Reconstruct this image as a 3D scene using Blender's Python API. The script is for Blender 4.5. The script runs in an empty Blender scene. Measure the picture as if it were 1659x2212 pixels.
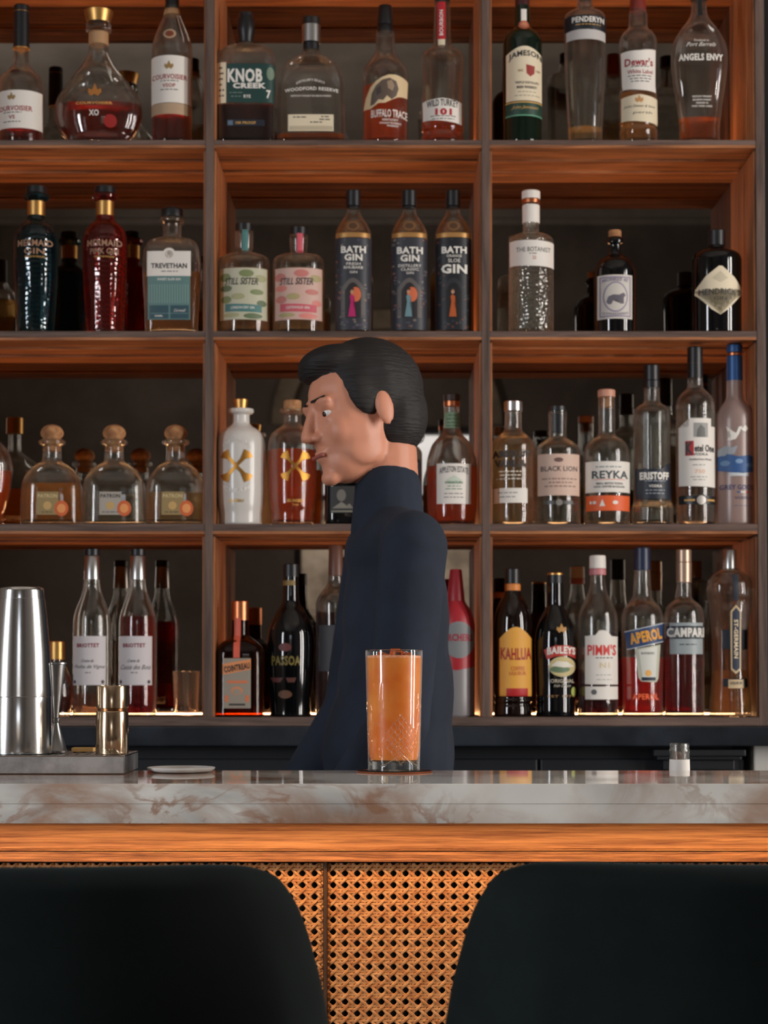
import bpy, bmesh, math, random
from mathutils import Vector, Matrix
random.seed(7)
PI = math.pi
# ------------------------------------------------------------------ camera
F = 4325.0; PX0, PY0 = 836.0, 1315.0; PITCH = 0.03; CAMZ = 1.238
cam_d = bpy.data.cameras.new('camera'); cam = bpy.data.objects.new('camera', cam_d)
bpy.context.scene.collection.objects.link(cam)
cam.location = (0, 0, CAMZ); cam.rotation_euler = (PI/2 + PITCH, 0, 0)
cam_d.sensor_fit = 'HORIZONTAL'; cam_d.sensor_width = 36.0
cam_d.lens = F * 36.0 / 1659.0
cam_d.shift_x = -(PX0 - 829.5) / 1659.0
cam_d.shift_y = (PY0 - 1106.0) / 1659.0
cam_d.clip_start = 0.05
cam_d.dof.use_dof = True; cam_d.dof.focus_distance = 2.64; cam_d.dof.aperture_fstop = 15.0
bpy.context.scene.camera = cam
sc = bpy.context.scene
sc.view_settings.view_transform = 'Standard'; sc.view_settings.look = 'None'
sc.view_settings.gamma = 1.0; sc.view_settings.use_curve_mapping = False
sc.view_settings.exposure = 0.0
cy = sc.cycles
cy.max_bounces = 16; cy.transmission_bounces = 14; cy.glossy_bounces = 6; cy.diffuse_bounces = 4
cy.transparent_max_bounces = 24; cy.sample_clamp_indirect = 4.0; cy.use_denoising = True
cy.blur_glossy = 0.5

def P(px, py, Y):
    """world point seen at photo pixel (px,py) on the plane y = Y"""
    a = (px - PX0) / F; b = (PY0 - py) / F
    d = Vector((a, math.cos(PITCH) - b*math.sin(PITCH), math.sin(PITCH) + b*math.cos(PITCH)))
    return Vector((0, 0, CAMZ)) + d * (Y / d.y)

# ------------------------------------------------------------------ world
w = bpy.data.worlds.new('world'); sc.world = w; w.use_nodes = True
w.node_tree.nodes['Background'].inputs[0].default_value = (0.85, 0.9, 1.0, 1)
w.node_tree.nodes['Background'].inputs[1].default_value = 3.5

def area(name, loc, rot, sx, sy, power, col):
    l = bpy.data.lights.new(name, 'AREA'); l.shape = 'RECTANGLE'; l.size = sx; l.size_y = sy
    l.energy = power; l.color = col
    o = bpy.data.objects.new(name, l); sc.collection.objects.link(o)
    o.location = loc; o.rotation_euler = rot
    return o
DAY = (1.0, 0.93, 0.86); COOL = (0.92, 0.95, 1.0)
LED_COL = (1.0, 0.50, 0.21); LED_S = 52.0
# daylight in the two tall right-hand windows, the left window and the arched window behind the camera
RX, LX, BY, CZ = 3.0, -3.2, -4.0, 4.35
for k, yc in enumerate((1.90, 2.75)):
    area('window_daylight', (RX + .06, yc, 1.87), (0, PI/2, 0), 2.2, .24, 56, DAY)
area('window_daylight', (LX - .12, .3, 2.0), (0, -PI/2, 0), 2.2, .7, 120, COOL)
# ------------------------------------------------------------------ colours / materials
def lin(c):
    return tuple(((v/255.)/12.92 if v/255. <= .04045 else ((v/255.+.055)/1.055)**2.4) for v in c) + (1,)
MATS = {}
def mat(name, col, rough=.5, metal=0., spec=.5, **kw):
    if name in MATS: return MATS[name]
    m = bpy.data.materials.new(name); m.use_nodes = True
    b = m.node_tree.nodes['Principled BSDF']
    b.inputs['Base Color'].default_value = lin(col); b.inputs['Roughness'].default_value = rough
    b.inputs['Metallic'].default_value = metal; b.inputs['Specular IOR Level'].default_value = spec
    for k, v in kw.items(): b.inputs[k.replace('_', ' ')].default_value = v
    MATS[name] = m; return m
def ink(col, rough=.55, metal=0.):
    return mat('ink_%d_%d_%d_%d' % (col + (int(metal*10),)), col, rough, metal)
def N(m, t, **kw):
    n = m.node_tree.nodes.new(t)
    for k, v in kw.items(): setattr(n, k, v)
    return n
def ramp(m, stops):
    r = N(m, 'ShaderNodeValToRGB'); e = r.color_ramp.elements
    while len(e) < len(stops): e.new(.5)
    for i, (p, c) in enumerate(stops):
        e[i].position = p; e[i].color = lin(c)
    return r
def wood(name, dark, light, axis='X', scale=1., rough=.42, stretch=9., bump=.15):
    m = mat(name, light, rough); nt = m.node_tree; L = nt.links
    b = nt.nodes['Principled BSDF']
    tc = N(m, 'ShaderNodeTexCoord'); mp = N(m, 'ShaderNodeMapping')
    s = [scale*stretch*6]*3; s['XYZ'.index(axis)] = scale*3.0
    mp.inputs['Scale'].default_value = s
    L.new(tc.outputs['Object'], mp.inputs['Vector'])
    n1 = N(m, 'ShaderNodeTexNoise'); n1.inputs['Scale'].default_value = 1.0; n1.inputs['Detail'].default_value = 8
    n1.inputs['Roughness'].default_value = .62; n1.inputs['Distortion'].default_value = .6
    L.new(mp.outputs[0], n1.inputs['Vector'])
    n2 = N(m, 'ShaderNodeTexNoise'); n2.inputs['Scale'].default_value = 5.5; n2.inputs['Detail'].default_value = 4
    L.new(mp.outputs[0], n2.inputs['Vector'])
    mx = N(m, 'ShaderNodeMath', operation='MULTIPLY_ADD'); mx.inputs[1].default_value = .35
    L.new(n2.outputs['Fac'], mx.inputs[0]); L.new(n1.outputs['Fac'], mx.inputs[2])
    r = ramp(m, [(.48, dark), (.62, tuple(int((a+b2)/2) for a, b2 in zip(dark, light))), (.82, light)])
    L.new(mx.outputs[0], r.inputs[0]); L.new(r.outputs[0], b.inputs['Base Color'])
    bp = N(m, 'ShaderNodeBump'); bp.inputs['Strength'].default_value = bump; bp.inputs['Distance'].default_value = .001
    L.new(mx.outputs[0], bp.inputs['Height']); L.new(bp.outputs[0], b.inputs['Normal'])
    return m
W_EDGE = wood('walnut_edge', (62, 46, 40), (112, 90, 80), 'X', 1, .55)  # same walnut as the boards, cool daylight greyed into its colour
W_EDGEV = wood('walnut_edge_upright', (62, 46, 40), (108, 88, 78), 'Z', 1, .55)  # upright copy, with that daylight grey in its colour too
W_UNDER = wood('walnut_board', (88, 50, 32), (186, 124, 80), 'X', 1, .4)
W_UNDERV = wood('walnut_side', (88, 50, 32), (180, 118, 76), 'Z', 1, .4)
W_OAK = wood('oak_fascia', (112, 62, 34), (206, 146, 92), 'X', 1.5, .5, 22, .8)
W_OAK2 = wood('oak_lower_rail', (84, 44, 24), (196, 132, 80), 'X', 2.6, .5, 16, .8)

def plaster(name, c1, c2, scale=1.4):
    m = mat(name, c1, .9); L = m.node_tree.links
    tc = N(m, 'ShaderNodeTexCoord'); n = N(m, 'ShaderNodeTexNoise'); n.inputs['Scale'].default_value = scale
    n.inputs['Detail'].default_value = 9; n.inputs['Roughness'].default_value = .65
    L.new(tc.outputs['Object'], n.inputs['Vector'])
    r = ramp(m, [(.4, c1), (.62, c2)]); L.new(n.outputs['Fac'], r.inputs[0])
    L.new(r.outputs[0], m.node_tree.nodes['Principled BSDF'].inputs['Base Color'])
    return m
PLASTER = plaster('aged_plaster', (128, 118, 110), (160, 148, 138))
CEILM = plaster('ceiling_plaster', (176, 166, 156), (200, 190, 180))
DARKWALL = plaster('dark_wall_paint', (20, 18, 18), (30, 27, 26))
FLOORM = wood('dark_floorboards', (40, 28, 22), (70, 50, 40), 'Y', .6)
FACADE = plaster('pale_limestone', (150, 136, 118), (206, 190, 168), 3.)

def marble():
    m = mat('white_marble', (205, 203, 196), .035); nt = m.node_tree; L = nt.links; b = nt.nodes['Principled BSDF']
    tc = N(m, 'ShaderNodeTexCoord'); mp = N(m, 'ShaderNodeMapping'); mp.inputs['Scale'].default_value = (1, 1, 1.7)
    mp.inputs['Rotation'].default_value = (0, .5, 0)
    L.new(tc.outputs['Object'], mp.inputs['Vector'])
    def vein(scale, dist, width, det=6):
        n = N(m, 'ShaderNodeTexNoise'); n.inputs['Scale'].default_value = scale; n.inputs['Detail'].default_value = det
        n.inputs['Distortion'].default_value = dist; n.inputs['Roughness'].default_value = .55
        L.new(mp.outputs[0], n.inputs['Vector'])
        a = N(m, 'ShaderNodeMath', operation='SUBTRACT'); a.inputs[1].default_value = .5; L.new(n.outputs['Fac'], a.inputs[0])
        ab = N(m, 'ShaderNodeMath', operation='ABSOLUTE'); L.new(a.outputs[0], ab.inputs[0])
        mr = N(m, 'ShaderNodeMapRange'); mr.inputs['From Min'].default_value = 0; mr.inputs['From Max'].default_value = width
        mr.inputs['To Min'].default_value = 1; mr.inputs['To Max'].default_value = 0; mr.interpolation_type = 'SMOOTHSTEP'
        L.new(ab.outputs[0], mr.inputs['Value']); return mr.outputs[0]
    def mask(scale, lo, hi):
        n = N(m, 'ShaderNodeTexNoise'); n.inputs['Scale'].default_value = scale; n.inputs['Detail'].default_value = 2
        L.new(tc.outputs['Object'], n.inputs['Vector'])
        mr = N(m, 'ShaderNodeMapRange'); mr.inputs['From Min'].default_value = lo; mr.inputs['From Max'].default_value = hi
        L.new(n.outputs['Fac'], mr.inputs['Value']); return mr.outputs[0]
    def mul(a, c, f=1.):
        n = N(m, 'ShaderNodeMath', operation='MULTIPLY'); L.new(a, n.inputs[0]); L.new(c, n.inputs[1])
        n2 = N(m, 'ShaderNodeMath', operation='MULTIPLY'); L.new(n.outputs[0], n2.inputs[0]); n2.inputs[1].default_value = f
        return n2.outputs[0]
    def mix(fac, c1, c2):
        n = N(m, 'ShaderNodeMix', data_type='RGBA'); L.new(fac, n.inputs['Factor'])
        (L.new(c1, n.inputs['A']) if not isinstance(c1, tuple) else setattr(n.inputs['A'], 'default_value', lin(c1)))
        n.inputs['B'].default_value = lin(c2); return n.outputs['Result']
    c = mix(mask(5., .42, .7), (240, 236, 226), (216, 212, 203))
    c = mix(mul(vein(4.5, .7, .16, 10), mask(2.9, .45, .58), .65), c, (138, 134, 130))
    c = mix(mul(vein(3.6, 1.6, .13, 12), mask(3.1, .44, .56), .75), c, (170, 128, 100))
    c = mix(mul(vein(9., 1.0, .05, 12), mask(2.2, .46, .56), .8), c, (156, 108, 78))
    c = mix(mul(vein(22., .6, .22, 12), mask(1.9, .53, .60), .85), c, (136, 100, 76))
    L.new(c, b.inputs['Base Color'])
    return m
MARBLE = marble()
BLACKSTONE = plaster('black_stone', (26, 30, 36), (40, 46, 54), 9.)
BLACKSTONE.node_tree.nodes['Principled BSDF'].inputs['Roughness'].default_value = .28
BLACKPAINT = mat('blue_black_paint', (16, 20, 26), .45)
STEEL = mat('polished_steel', (222, 222, 220), .17, 1.)
STEEL2 = mat('brushed_steel', (150, 150, 150), .34, 1.)
STEELT = plaster('worn_tray_steel', (170, 170, 170), (222, 221, 218), 14.)
STEELT.node_tree.nodes['Principled BSDF'].inputs['Metallic'].default_value = 1.
STEELT.node_tree.nodes['Principled BSDF'].inputs['Roughness'].default_value = .36
BRASS = mat('pale_brass', (216, 190, 158), .16, 1.)
GOLD = mat('gold', (206, 160, 96), .4, 1.)
COPPER = mat('copper', (196, 122, 84), .35, 1.)
SILVER = mat('silver_cap', (190, 190, 190), .3, 1.)
BLACKCAP = mat('black_cap', (16, 18, 22), .4)
CHALK = mat('white_label', (226, 220, 212), .6)
CREAM = mat('cream_label', (222, 208, 180), .6)
CORK = plaster('cork', (150, 102, 66), (190, 140, 96), 60.)
WHITECER = mat('cream_ceramic', (206, 202, 196), .22)
BRONZESTRIP = mat('bronze_strip', (110, 84, 66), .4, .6)

def mirror_mat():
    m = mat('antique_mirror', (120, 114, 108), .015, 1.)
    L = m.node_tree.links; b = m.node_tree.nodes['Principled BSDF']
    tc = N(m, 'ShaderNodeTexCoord'); n = N(m, 'ShaderNodeTexNoise'); n.inputs['Scale'].default_value = 6; n.inputs['Detail'].default_value = 8
    L.new(tc.outputs['Object'], n.inputs['Vector'])
    r = ramp(m, [(.35, (124, 116, 108)), (.7, (140, 132, 122))]); L.new(n.outputs['Fac'], r.inputs[0]); L.new(r.outputs[0], b.inputs['Base Color'])
    return m
MIRROR = mirror_mat()
def led_mat(name, col, s):
    m = bpy.data.materials.new(name); m.use_nodes = True; nt = m.node_tree
    nt.nodes.remove(nt.nodes['Principled BSDF'])
    e = N(m, 'ShaderNodeEmission'); e.inputs[0].default_value = col + (1,); e.inputs[1].default_value = s
    nt.links.new(e.outputs[0], nt.nodes['Material Output'].inputs[0]); return m
LED = led_mat('led_strip_light', LED_COL, LED_S)
LEDBAR = led_mat('bar_led_light', (1.0, .58, .27), 52.)

def _schlick(m, base, k, normal=None):
    lw = N(m, 'ShaderNodeLayerWeight'); lw.inputs['Blend'].default_value = .5
    if normal: m.node_tree.links.new(normal, lw.inputs['Normal'])
    p = N(m, 'ShaderNodeMath', operation='POWER'); p.inputs[1].default_value = k; m.node_tree.links.new(lw.outputs['Facing'], p.inputs[0])
    a = N(m, 'ShaderNodeMath', operation='MULTIPLY_ADD'); a.inputs[1].default_value = 1-base; a.inputs[2].default_value = base
    m.node_tree.links.new(p.outputs[0], a.inputs[0]); return a
def _bump(m, bump, dist=.002):
    tc = N(m, 'ShaderNodeTexCoord'); v = N(m, 'ShaderNodeTexVoronoi'); v.inputs['Scale'].default_value = bump[0]
    v.inputs['Randomness'].default_value = bump[2]; m.node_tree.links.new(tc.outputs['Object'], v.inputs['Vector'])
    b = N(m, 'ShaderNodeBump'); b.inputs['Strength'].default_value = bump[1]; b.inputs['Distance'].default_value = dist
    m.node_tree.links.new(v.outputs['Distance'], b.inputs['Height']); return b
def glass(name, col=(250, 252, 250), rough=0., ior=1.5, bump=None):
    if name in MATS: return MATS[name]
    m = bpy.data.materials.new(name); m.use_nodes = True; nt = m.node_tree
    nt.nodes.remove(nt.nodes['Principled BSDF'])
    g = N(m, 'ShaderNodeBsdfGlass'); g.inputs['Color'].default_value = lin(col); g.inputs['Roughness'].default_value = rough
    g.inputs['IOR'].default_value = ior
    if bump: nt.links.new(_bump(m, bump).outputs[0], g.inputs['Normal'])
    nt.links.new(g.outputs[0], nt.nodes['Material Output'].inputs[0]); MATS[name] = m; return m
def wall_glass(name, col, haze=0., bump=None, rough=.02, fr=1.5, solid=0.):
    """thin bottle wall: tinted see-through glass with sharp reflections and an optional milky share"""
    m = bpy.data.materials.new(name); m.use_nodes = True; nt = m.node_tree; L = nt.links
    nt.nodes.remove(nt.nodes['Principled BSDF'])
    t = N(m, 'ShaderNodeBsdfTransparent'); t.inputs[0].default_value = lin(col); s_ = t.outputs[0]
    if haze:
        d = N(m, 'ShaderNodeBsdfTranslucent'); d.inputs[0].default_value = lin(col); d2 = N(m, 'ShaderNodeBsdfDiffuse'); d2.inputs[0].default_value = lin(col)
        a = N(m, 'ShaderNodeMixShader'); L.new(d.outputs[0], a.inputs[1]); L.new(d2.outputs[0], a.inputs[2])
        h = N(m, 'ShaderNodeMixShader'); hz = _schlick(m, haze, 3.); q = N(m, 'ShaderNodeMath', operation='MULTIPLY'); q.inputs[1].default_value = .5 if haze < .3 else 1.
        q2 = N(m, 'ShaderNodeMath', operation='MAXIMUM'); q2.inputs[1].default_value = haze; L.new(hz.outputs[0], q.inputs[0]); L.new(q.outputs[0], q2.inputs[0]); L.new(q2.outputs[0], h.inputs[0]); L.new(s_, h.inputs[1]); L.new(a.outputs[0], h.inputs[2]); s_ = h.outputs[0]
    g = N(m, 'ShaderNodeBsdfGlossy'); g.inputs['Roughness'].default_value = rough
    nrm = None
    if bump: nrm = _bump(m, bump).outputs[0]; L.new(nrm, g.inputs['Normal'])
    f = _schlick(m, (.05 if not bump else .09), 4., nrm)
    mx = N(m, 'ShaderNodeMixShader'); L.new(f.outputs[0], mx.inputs[0]); L.new(s_, mx.inputs[1]); L.new(g.outputs[0], mx.inputs[2])
    out = mx.outputs[0]
    if solid:
        gb = N(m, 'ShaderNodeBsdfGlass'); gb.inputs['IOR'].default_value = 1.5; gb.inputs['Color'].default_value = lin(col)
        if bump: L.new(nrm, gb.inputs['Normal'])
        mz_ = N(m, 'ShaderNodeMixShader'); mz_.inputs[0].default_value = solid; L.new(out, mz_.inputs[1]); L.new(gb.outputs[0], mz_.inputs[2]); out = mz_.outputs[0]
    L.new(out, nt.nodes['Material Output'].inputs[0]); return m
THIN = wall_glass('tumbler_glass', (252, 252, 252), .01)
CUTG = wall_glass('cut_glass_facets', (254, 226, 190), .30, None, .05)
G_SOLID = glass('solid_clear_glass', (246, 248, 246))
G_CLEAR = wall_glass('clear_bottle_glass', (248, 249, 247), .012, None, .02, 1.6, .58)
G_SCALE = wall_glass('scaled_teal_glass', (74, 150, 162), .05, (95., .8, .15), .04, 1.7, .4)
G_SCALEP = wall_glass('scaled_pink_glass', (214, 100, 88), .07, (95., .8, .15), .04, 1.7, .4)
G_BUMP = wall_glass('embossed_clear_glass', (246, 248, 246), .02, (120., .9, .6), .04, 1.8, .6)
G_FROST = wall_glass('frosted_glass', (222, 204, 198), .50, None, .3)
G_AMBER = wall_glass('brown_amber_glass', (160, 84, 38), .03, None, .02, 1.5, .4)
G_GREEN = mat('dark_green_glass', (8, 26, 16), .06, 0, .6)
G_BLACK = mat('black_glass', (8, 9, 11), .07, 0, .6)
G_BROWN = mat('dark_brown_glass', (20, 10, 7), .06, 0, .6)
def liq(name, col, haze=.26, clear=.40):
    m = bpy.data.materials.new('liquid_' + name); m.use_nodes = True; nt = m.node_tree; L = nt.links
    nt.nodes.remove(nt.nodes['Principled BSDF'])
    g = N(m, 'ShaderNodeBsdfGlass'); g.inputs['Color'].default_value = lin(col); g.inputs['IOR'].default_value = 1.25
    t = N(m, 'ShaderNodeBsdfTransparent'); t.inputs[0].default_value = lin(col)
    d = N(m, 'ShaderNodeBsdfTranslucent'); d.inputs[0].default_value = lin(col)
    a = N(m, 'ShaderNodeMixShader'); a.inputs[0].default_value = clear; L.new(g.outputs[0], a.inputs[1]); L.new(t.outputs[0], a.inputs[2])
    b2 = N(m, 'ShaderNodeMixShader'); b2.inputs[0].default_value = haze; L.new(a.outputs[0], b2.inputs[1]); L.new(d.outputs[0], b2.inputs[2])
    L.new(b2.outputs[0], nt.nodes['Material Output'].inputs[0]); return m
Q = dict(water=liq('clear', (248, 248, 244), .02), amber=liq('amber', (250, 190, 108), .22), cognac=liq('cognac', (206, 118, 50), .14, .3),
         orange=liq('orange', (252, 166, 76), .42), pale=liq('pale_gold', (254, 240, 212), .12), tequila=liq('gold_tequila', (250, 218, 166), .22, .5),
         darkred=liq('dark_red', (196, 18, 38), .2, .35), aperol=liq('orange_red', (255, 92, 56), .5, .5),
         brown=liq('brown', (150, 84, 44), .14), pimms=liq('red_brown', (176, 66, 44), .14), pinkish=liq('pale_pink', (250, 222, 212), .05))

# ------------------------------------------------------------------ mesh helpers
COL = sc.collection
def link(name, bm_or_me, mats, parent=None, smooth=False, kind=None):
    if isinstance(bm_or_me, bmesh.types.BMesh):
        me = bpy.data.meshes.new(name); bm_or_me.to_mesh(me); bm_or_me.free()
    else: me = bm_or_me
    for m in (mats if isinstance(mats, (list, tuple)) else [mats]): me.materials.append(m)
    if smooth:
        for p in me.polygons: p.use_smooth = True
        me.set_sharp_from_angle(angle=.75)
    o = bpy.data.objects.new(name, me); COL.objects.link(o)
    if parent: o.parent = parent
    if kind: o['kind'] = kind
    return o
def thing(name, label, cat, loc=(0, 0, 0), group=None, rz=0):
    o = bpy.data.objects.new(name, None); COL.objects.link(o); o.location = loc; o.rotation_euler = (0, 0, rz)
    o.empty_display_size = .05
    o['label'] = label; o['category'] = cat
    if group: o['group'] = group
    return o
def tag(o, label, cat, group=None):
    o['label'] = label; o['category'] = cat
    if group: o['group'] = group
    return o
def box_bm(x0, x1, y0, y1, z0, z1, bev=0., bm=None):
    own = bm is None
    if own: bm = bmesh.new()
    vs = [bm.verts.new(p) for p in ((x0,y0,z0),(x1,y0,z0),(x1,y1,z0),(x0,y1,z0),(x0,y0,z1),(x1,y0,z1),(x1,y1,z1),(x0,y1,z1))]
    fs = [bm.faces.new([vs[i] for i in f]) for f in ((3,2,1,0),(4,5,6,7),(0,1,5,4),(1,2,6,5),(2,3,7,6),(3,0,4,7))]
    if bev:
        es = set(e for f in fs for e in f.edges)
        bmesh.ops.bevel(bm, geom=list(es), offset=bev, segments=2, affect='EDGES', profile=.6)
    return bm
def lathe_bm(prof, seg=40, bm=None, c=(0, 0), cap=True):
    """prof: [(z, r)] bottom to top (or any closed run)"""
    bm = bm or bmesh.new(); rings = []
    for z, r in prof:
        r = max(r, 1e-5)
        rings.append([bm.verts.new((c[0]+r*math.cos(2*PI*k/seg), c[1]+r*math.sin(2*PI*k/seg), z)) for k in range(seg)])
    for a, b in zip(rings, rings[1:]):
        for k in range(seg): bm.faces.new((a[k], a[(k+1) % seg], b[(k+1) % seg], b[k]))
    if cap:
        bm.faces.new(rings[0][::-1]); bm.faces.new(rings[-1])
    return bm
def tube_bm(pts, r, seg=8, bm=None):
    bm = bm or bmesh.new(); pts = [Vector(p) for p in pts]; prev = None
    for i, p in enumerate(pts):
        t = (pts[min(i+1, len(pts)-1)] - pts[max(i-1, 0)]).normalized()
        u = t.cross(Vector((0, 0, 1))) if abs(t.z) < .95 else t.cross(Vector((1, 0, 0)))
        u.normalize(); v = t.cross(u); rr = r[i] if isinstance(r, (list, tuple)) else r
        ring = [bm.verts.new(p + (u*math.cos(2*PI*k/seg) + v*math.sin(2*PI*k/seg))*rr) for k in range(seg)]
        if prev:
            for k in range(seg): bm.faces.new((prev[k], prev[(k+1) % seg], ring[(k+1) % seg], ring[k]))
        else: bm.faces.new(ring[::-1])
        prev = ring
    bm.faces.new(prev); return bm

def pchip(xs, ys):
    n = len(xs); h = [xs[i+1]-xs[i] for i in range(n-1)]; d = [(ys[i+1]-ys[i])/h[i] for i in range(n-1)]
    m = [0]*n; m[0] = d[0]; m[-1] = d[-1]
    for i in range(1, n-1):
        if d[i-1]*d[i] > 0:
            w1 = 2*h[i]+h[i-1]; w2 = h[i]+2*h[i-1]; m[i] = (w1+w2)/(w1/d[i-1]+w2/d[i])
    def f(x):
        if x <= xs[0]: return ys[0]
        if x >= xs[-1]: return ys[-1]
        i = 0
        while x > xs[i+1]: i += 1
        t = (x-xs[i])/h[i]
        return ((2*t**3-3*t*t+1)*ys[i] + (t**3-2*t*t+t)*h[i]*m[i] + (-2*t**3+3*t*t)*ys[i+1] + (t**3-t*t)*h[i]*m[i+1])
    return f

# ------------------------------------------------------------------ text
_tc = {}
def text_mesh(s, bold):
    k = (s, bold)
    if k not in _tc:
        cu = bpy.data.curves.new('t', 'FONT'); cu.body = s; cu.resolution_u = 2; cu.offset = bold; cu.space_character = 1.0 + abs(bold)*2
        o = bpy.data.objects.new('t', cu); COL.objects.link(o)
        bpy.context.view_layer.update()
        me = bpy.data.meshes.new_from_object(o.evaluated_get(bpy.context.evaluated_depsgraph_get()))
        vs = [v.co.copy() for v in me.vertices]; fs = [tuple(p.vertices) for p in me.polygons]
        bpy.data.objects.remove(o); bpy.data.curves.remove(cu); bpy.data.meshes.remove(me)
        x0 = min(v.x for v in vs); x1 = max(v.x for v in vs); y0 = min(v.y for v in vs); y1 = max(v.y for v in vs)
        _tc[k] = ([((v.x-x0)/(x1-x0)-.5, (v.y-y0)/(y1-y0)-.5) for v in vs], fs)
    return _tc[k]
class T:   # text fitted in a photo-pixel box
    def __init__(s, txt, cx, cy, w, h, col, bold=.02, arc=0., rot=0., metal=0., shear=0., lvl=0):
        s.__dict__.update(locals()); del s.__dict__['s']
    def polys(s):
        vs, fs = text_mesh(s.txt, s.bold); out = []
        for u, v in vs:
            x = (u + s.shear*v*s.h/s.w)*s.w; y = v*s.h
            if s.arc: y += s.arc*(1-4*u*u)
            x, y = x*math.cos(s.rot)-y*math.sin(s.rot), x*math.sin(s.rot)+y*math.cos(s.rot)
            out.append((s.cx+x, s.cy-y))
        return out, fs
class S:   # flat inked shape, polygon in photo pixels
    def __init__(s, pts, col, metal=0., lvl=0): s.pts = pts; s.col = col; s.metal = metal; s.lvl = lvl
    def polys(s): return s.pts, [tuple(range(len(s.pts)))]
def rect(x0, y0, x1, y1): return [(x0, y1), (x1, y1), (x1, y0), (x0, y0)]
def oval(cx, cy, rx, ry, n=22): return [(cx+rx*math.cos(2*PI*k/n), cy-ry*math.sin(2*PI*k/n)) for k in range(n)]
def arch(x0, y0, x1, y1, rise): # flat bottom, arched top (y0 = top of arch)
    n = 12; return [(x0, y1), (x1, y1)] + [(x1-(x1-x0)*k/n, y0+rise*(1-math.sin(PI*k/n))) for k in range(n+1)]
def fine(x0, x1, ys, col, h=2.2, seed=0):
    r = random.Random(seed + int(x0) + int(ys[0])); out = []
    for i, y in enumerate(ys):
        ind = (x1-x0)*r.uniform(0, .18); x = x0+ind
        while x < x1-ind-2:
            wd = r.uniform(4, 11); out.append(S(rect(x, y-h/2, min(x+wd, x1-ind), y+h/2), col)); x += wd+2.2
    return out

# ------------------------------------------------------------------ shelving geometry constants
YS = 4.32; YM = 4.615
ROWY = [-105, 302, 715, 1131.5, 1549]; ROWB = [-86, 319, 734, 1153, 1568]
ZT = [P(836, y, YS).z for y in ROWY]; ZB = [P(836, y, YS).z for y in ROWB]

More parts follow.
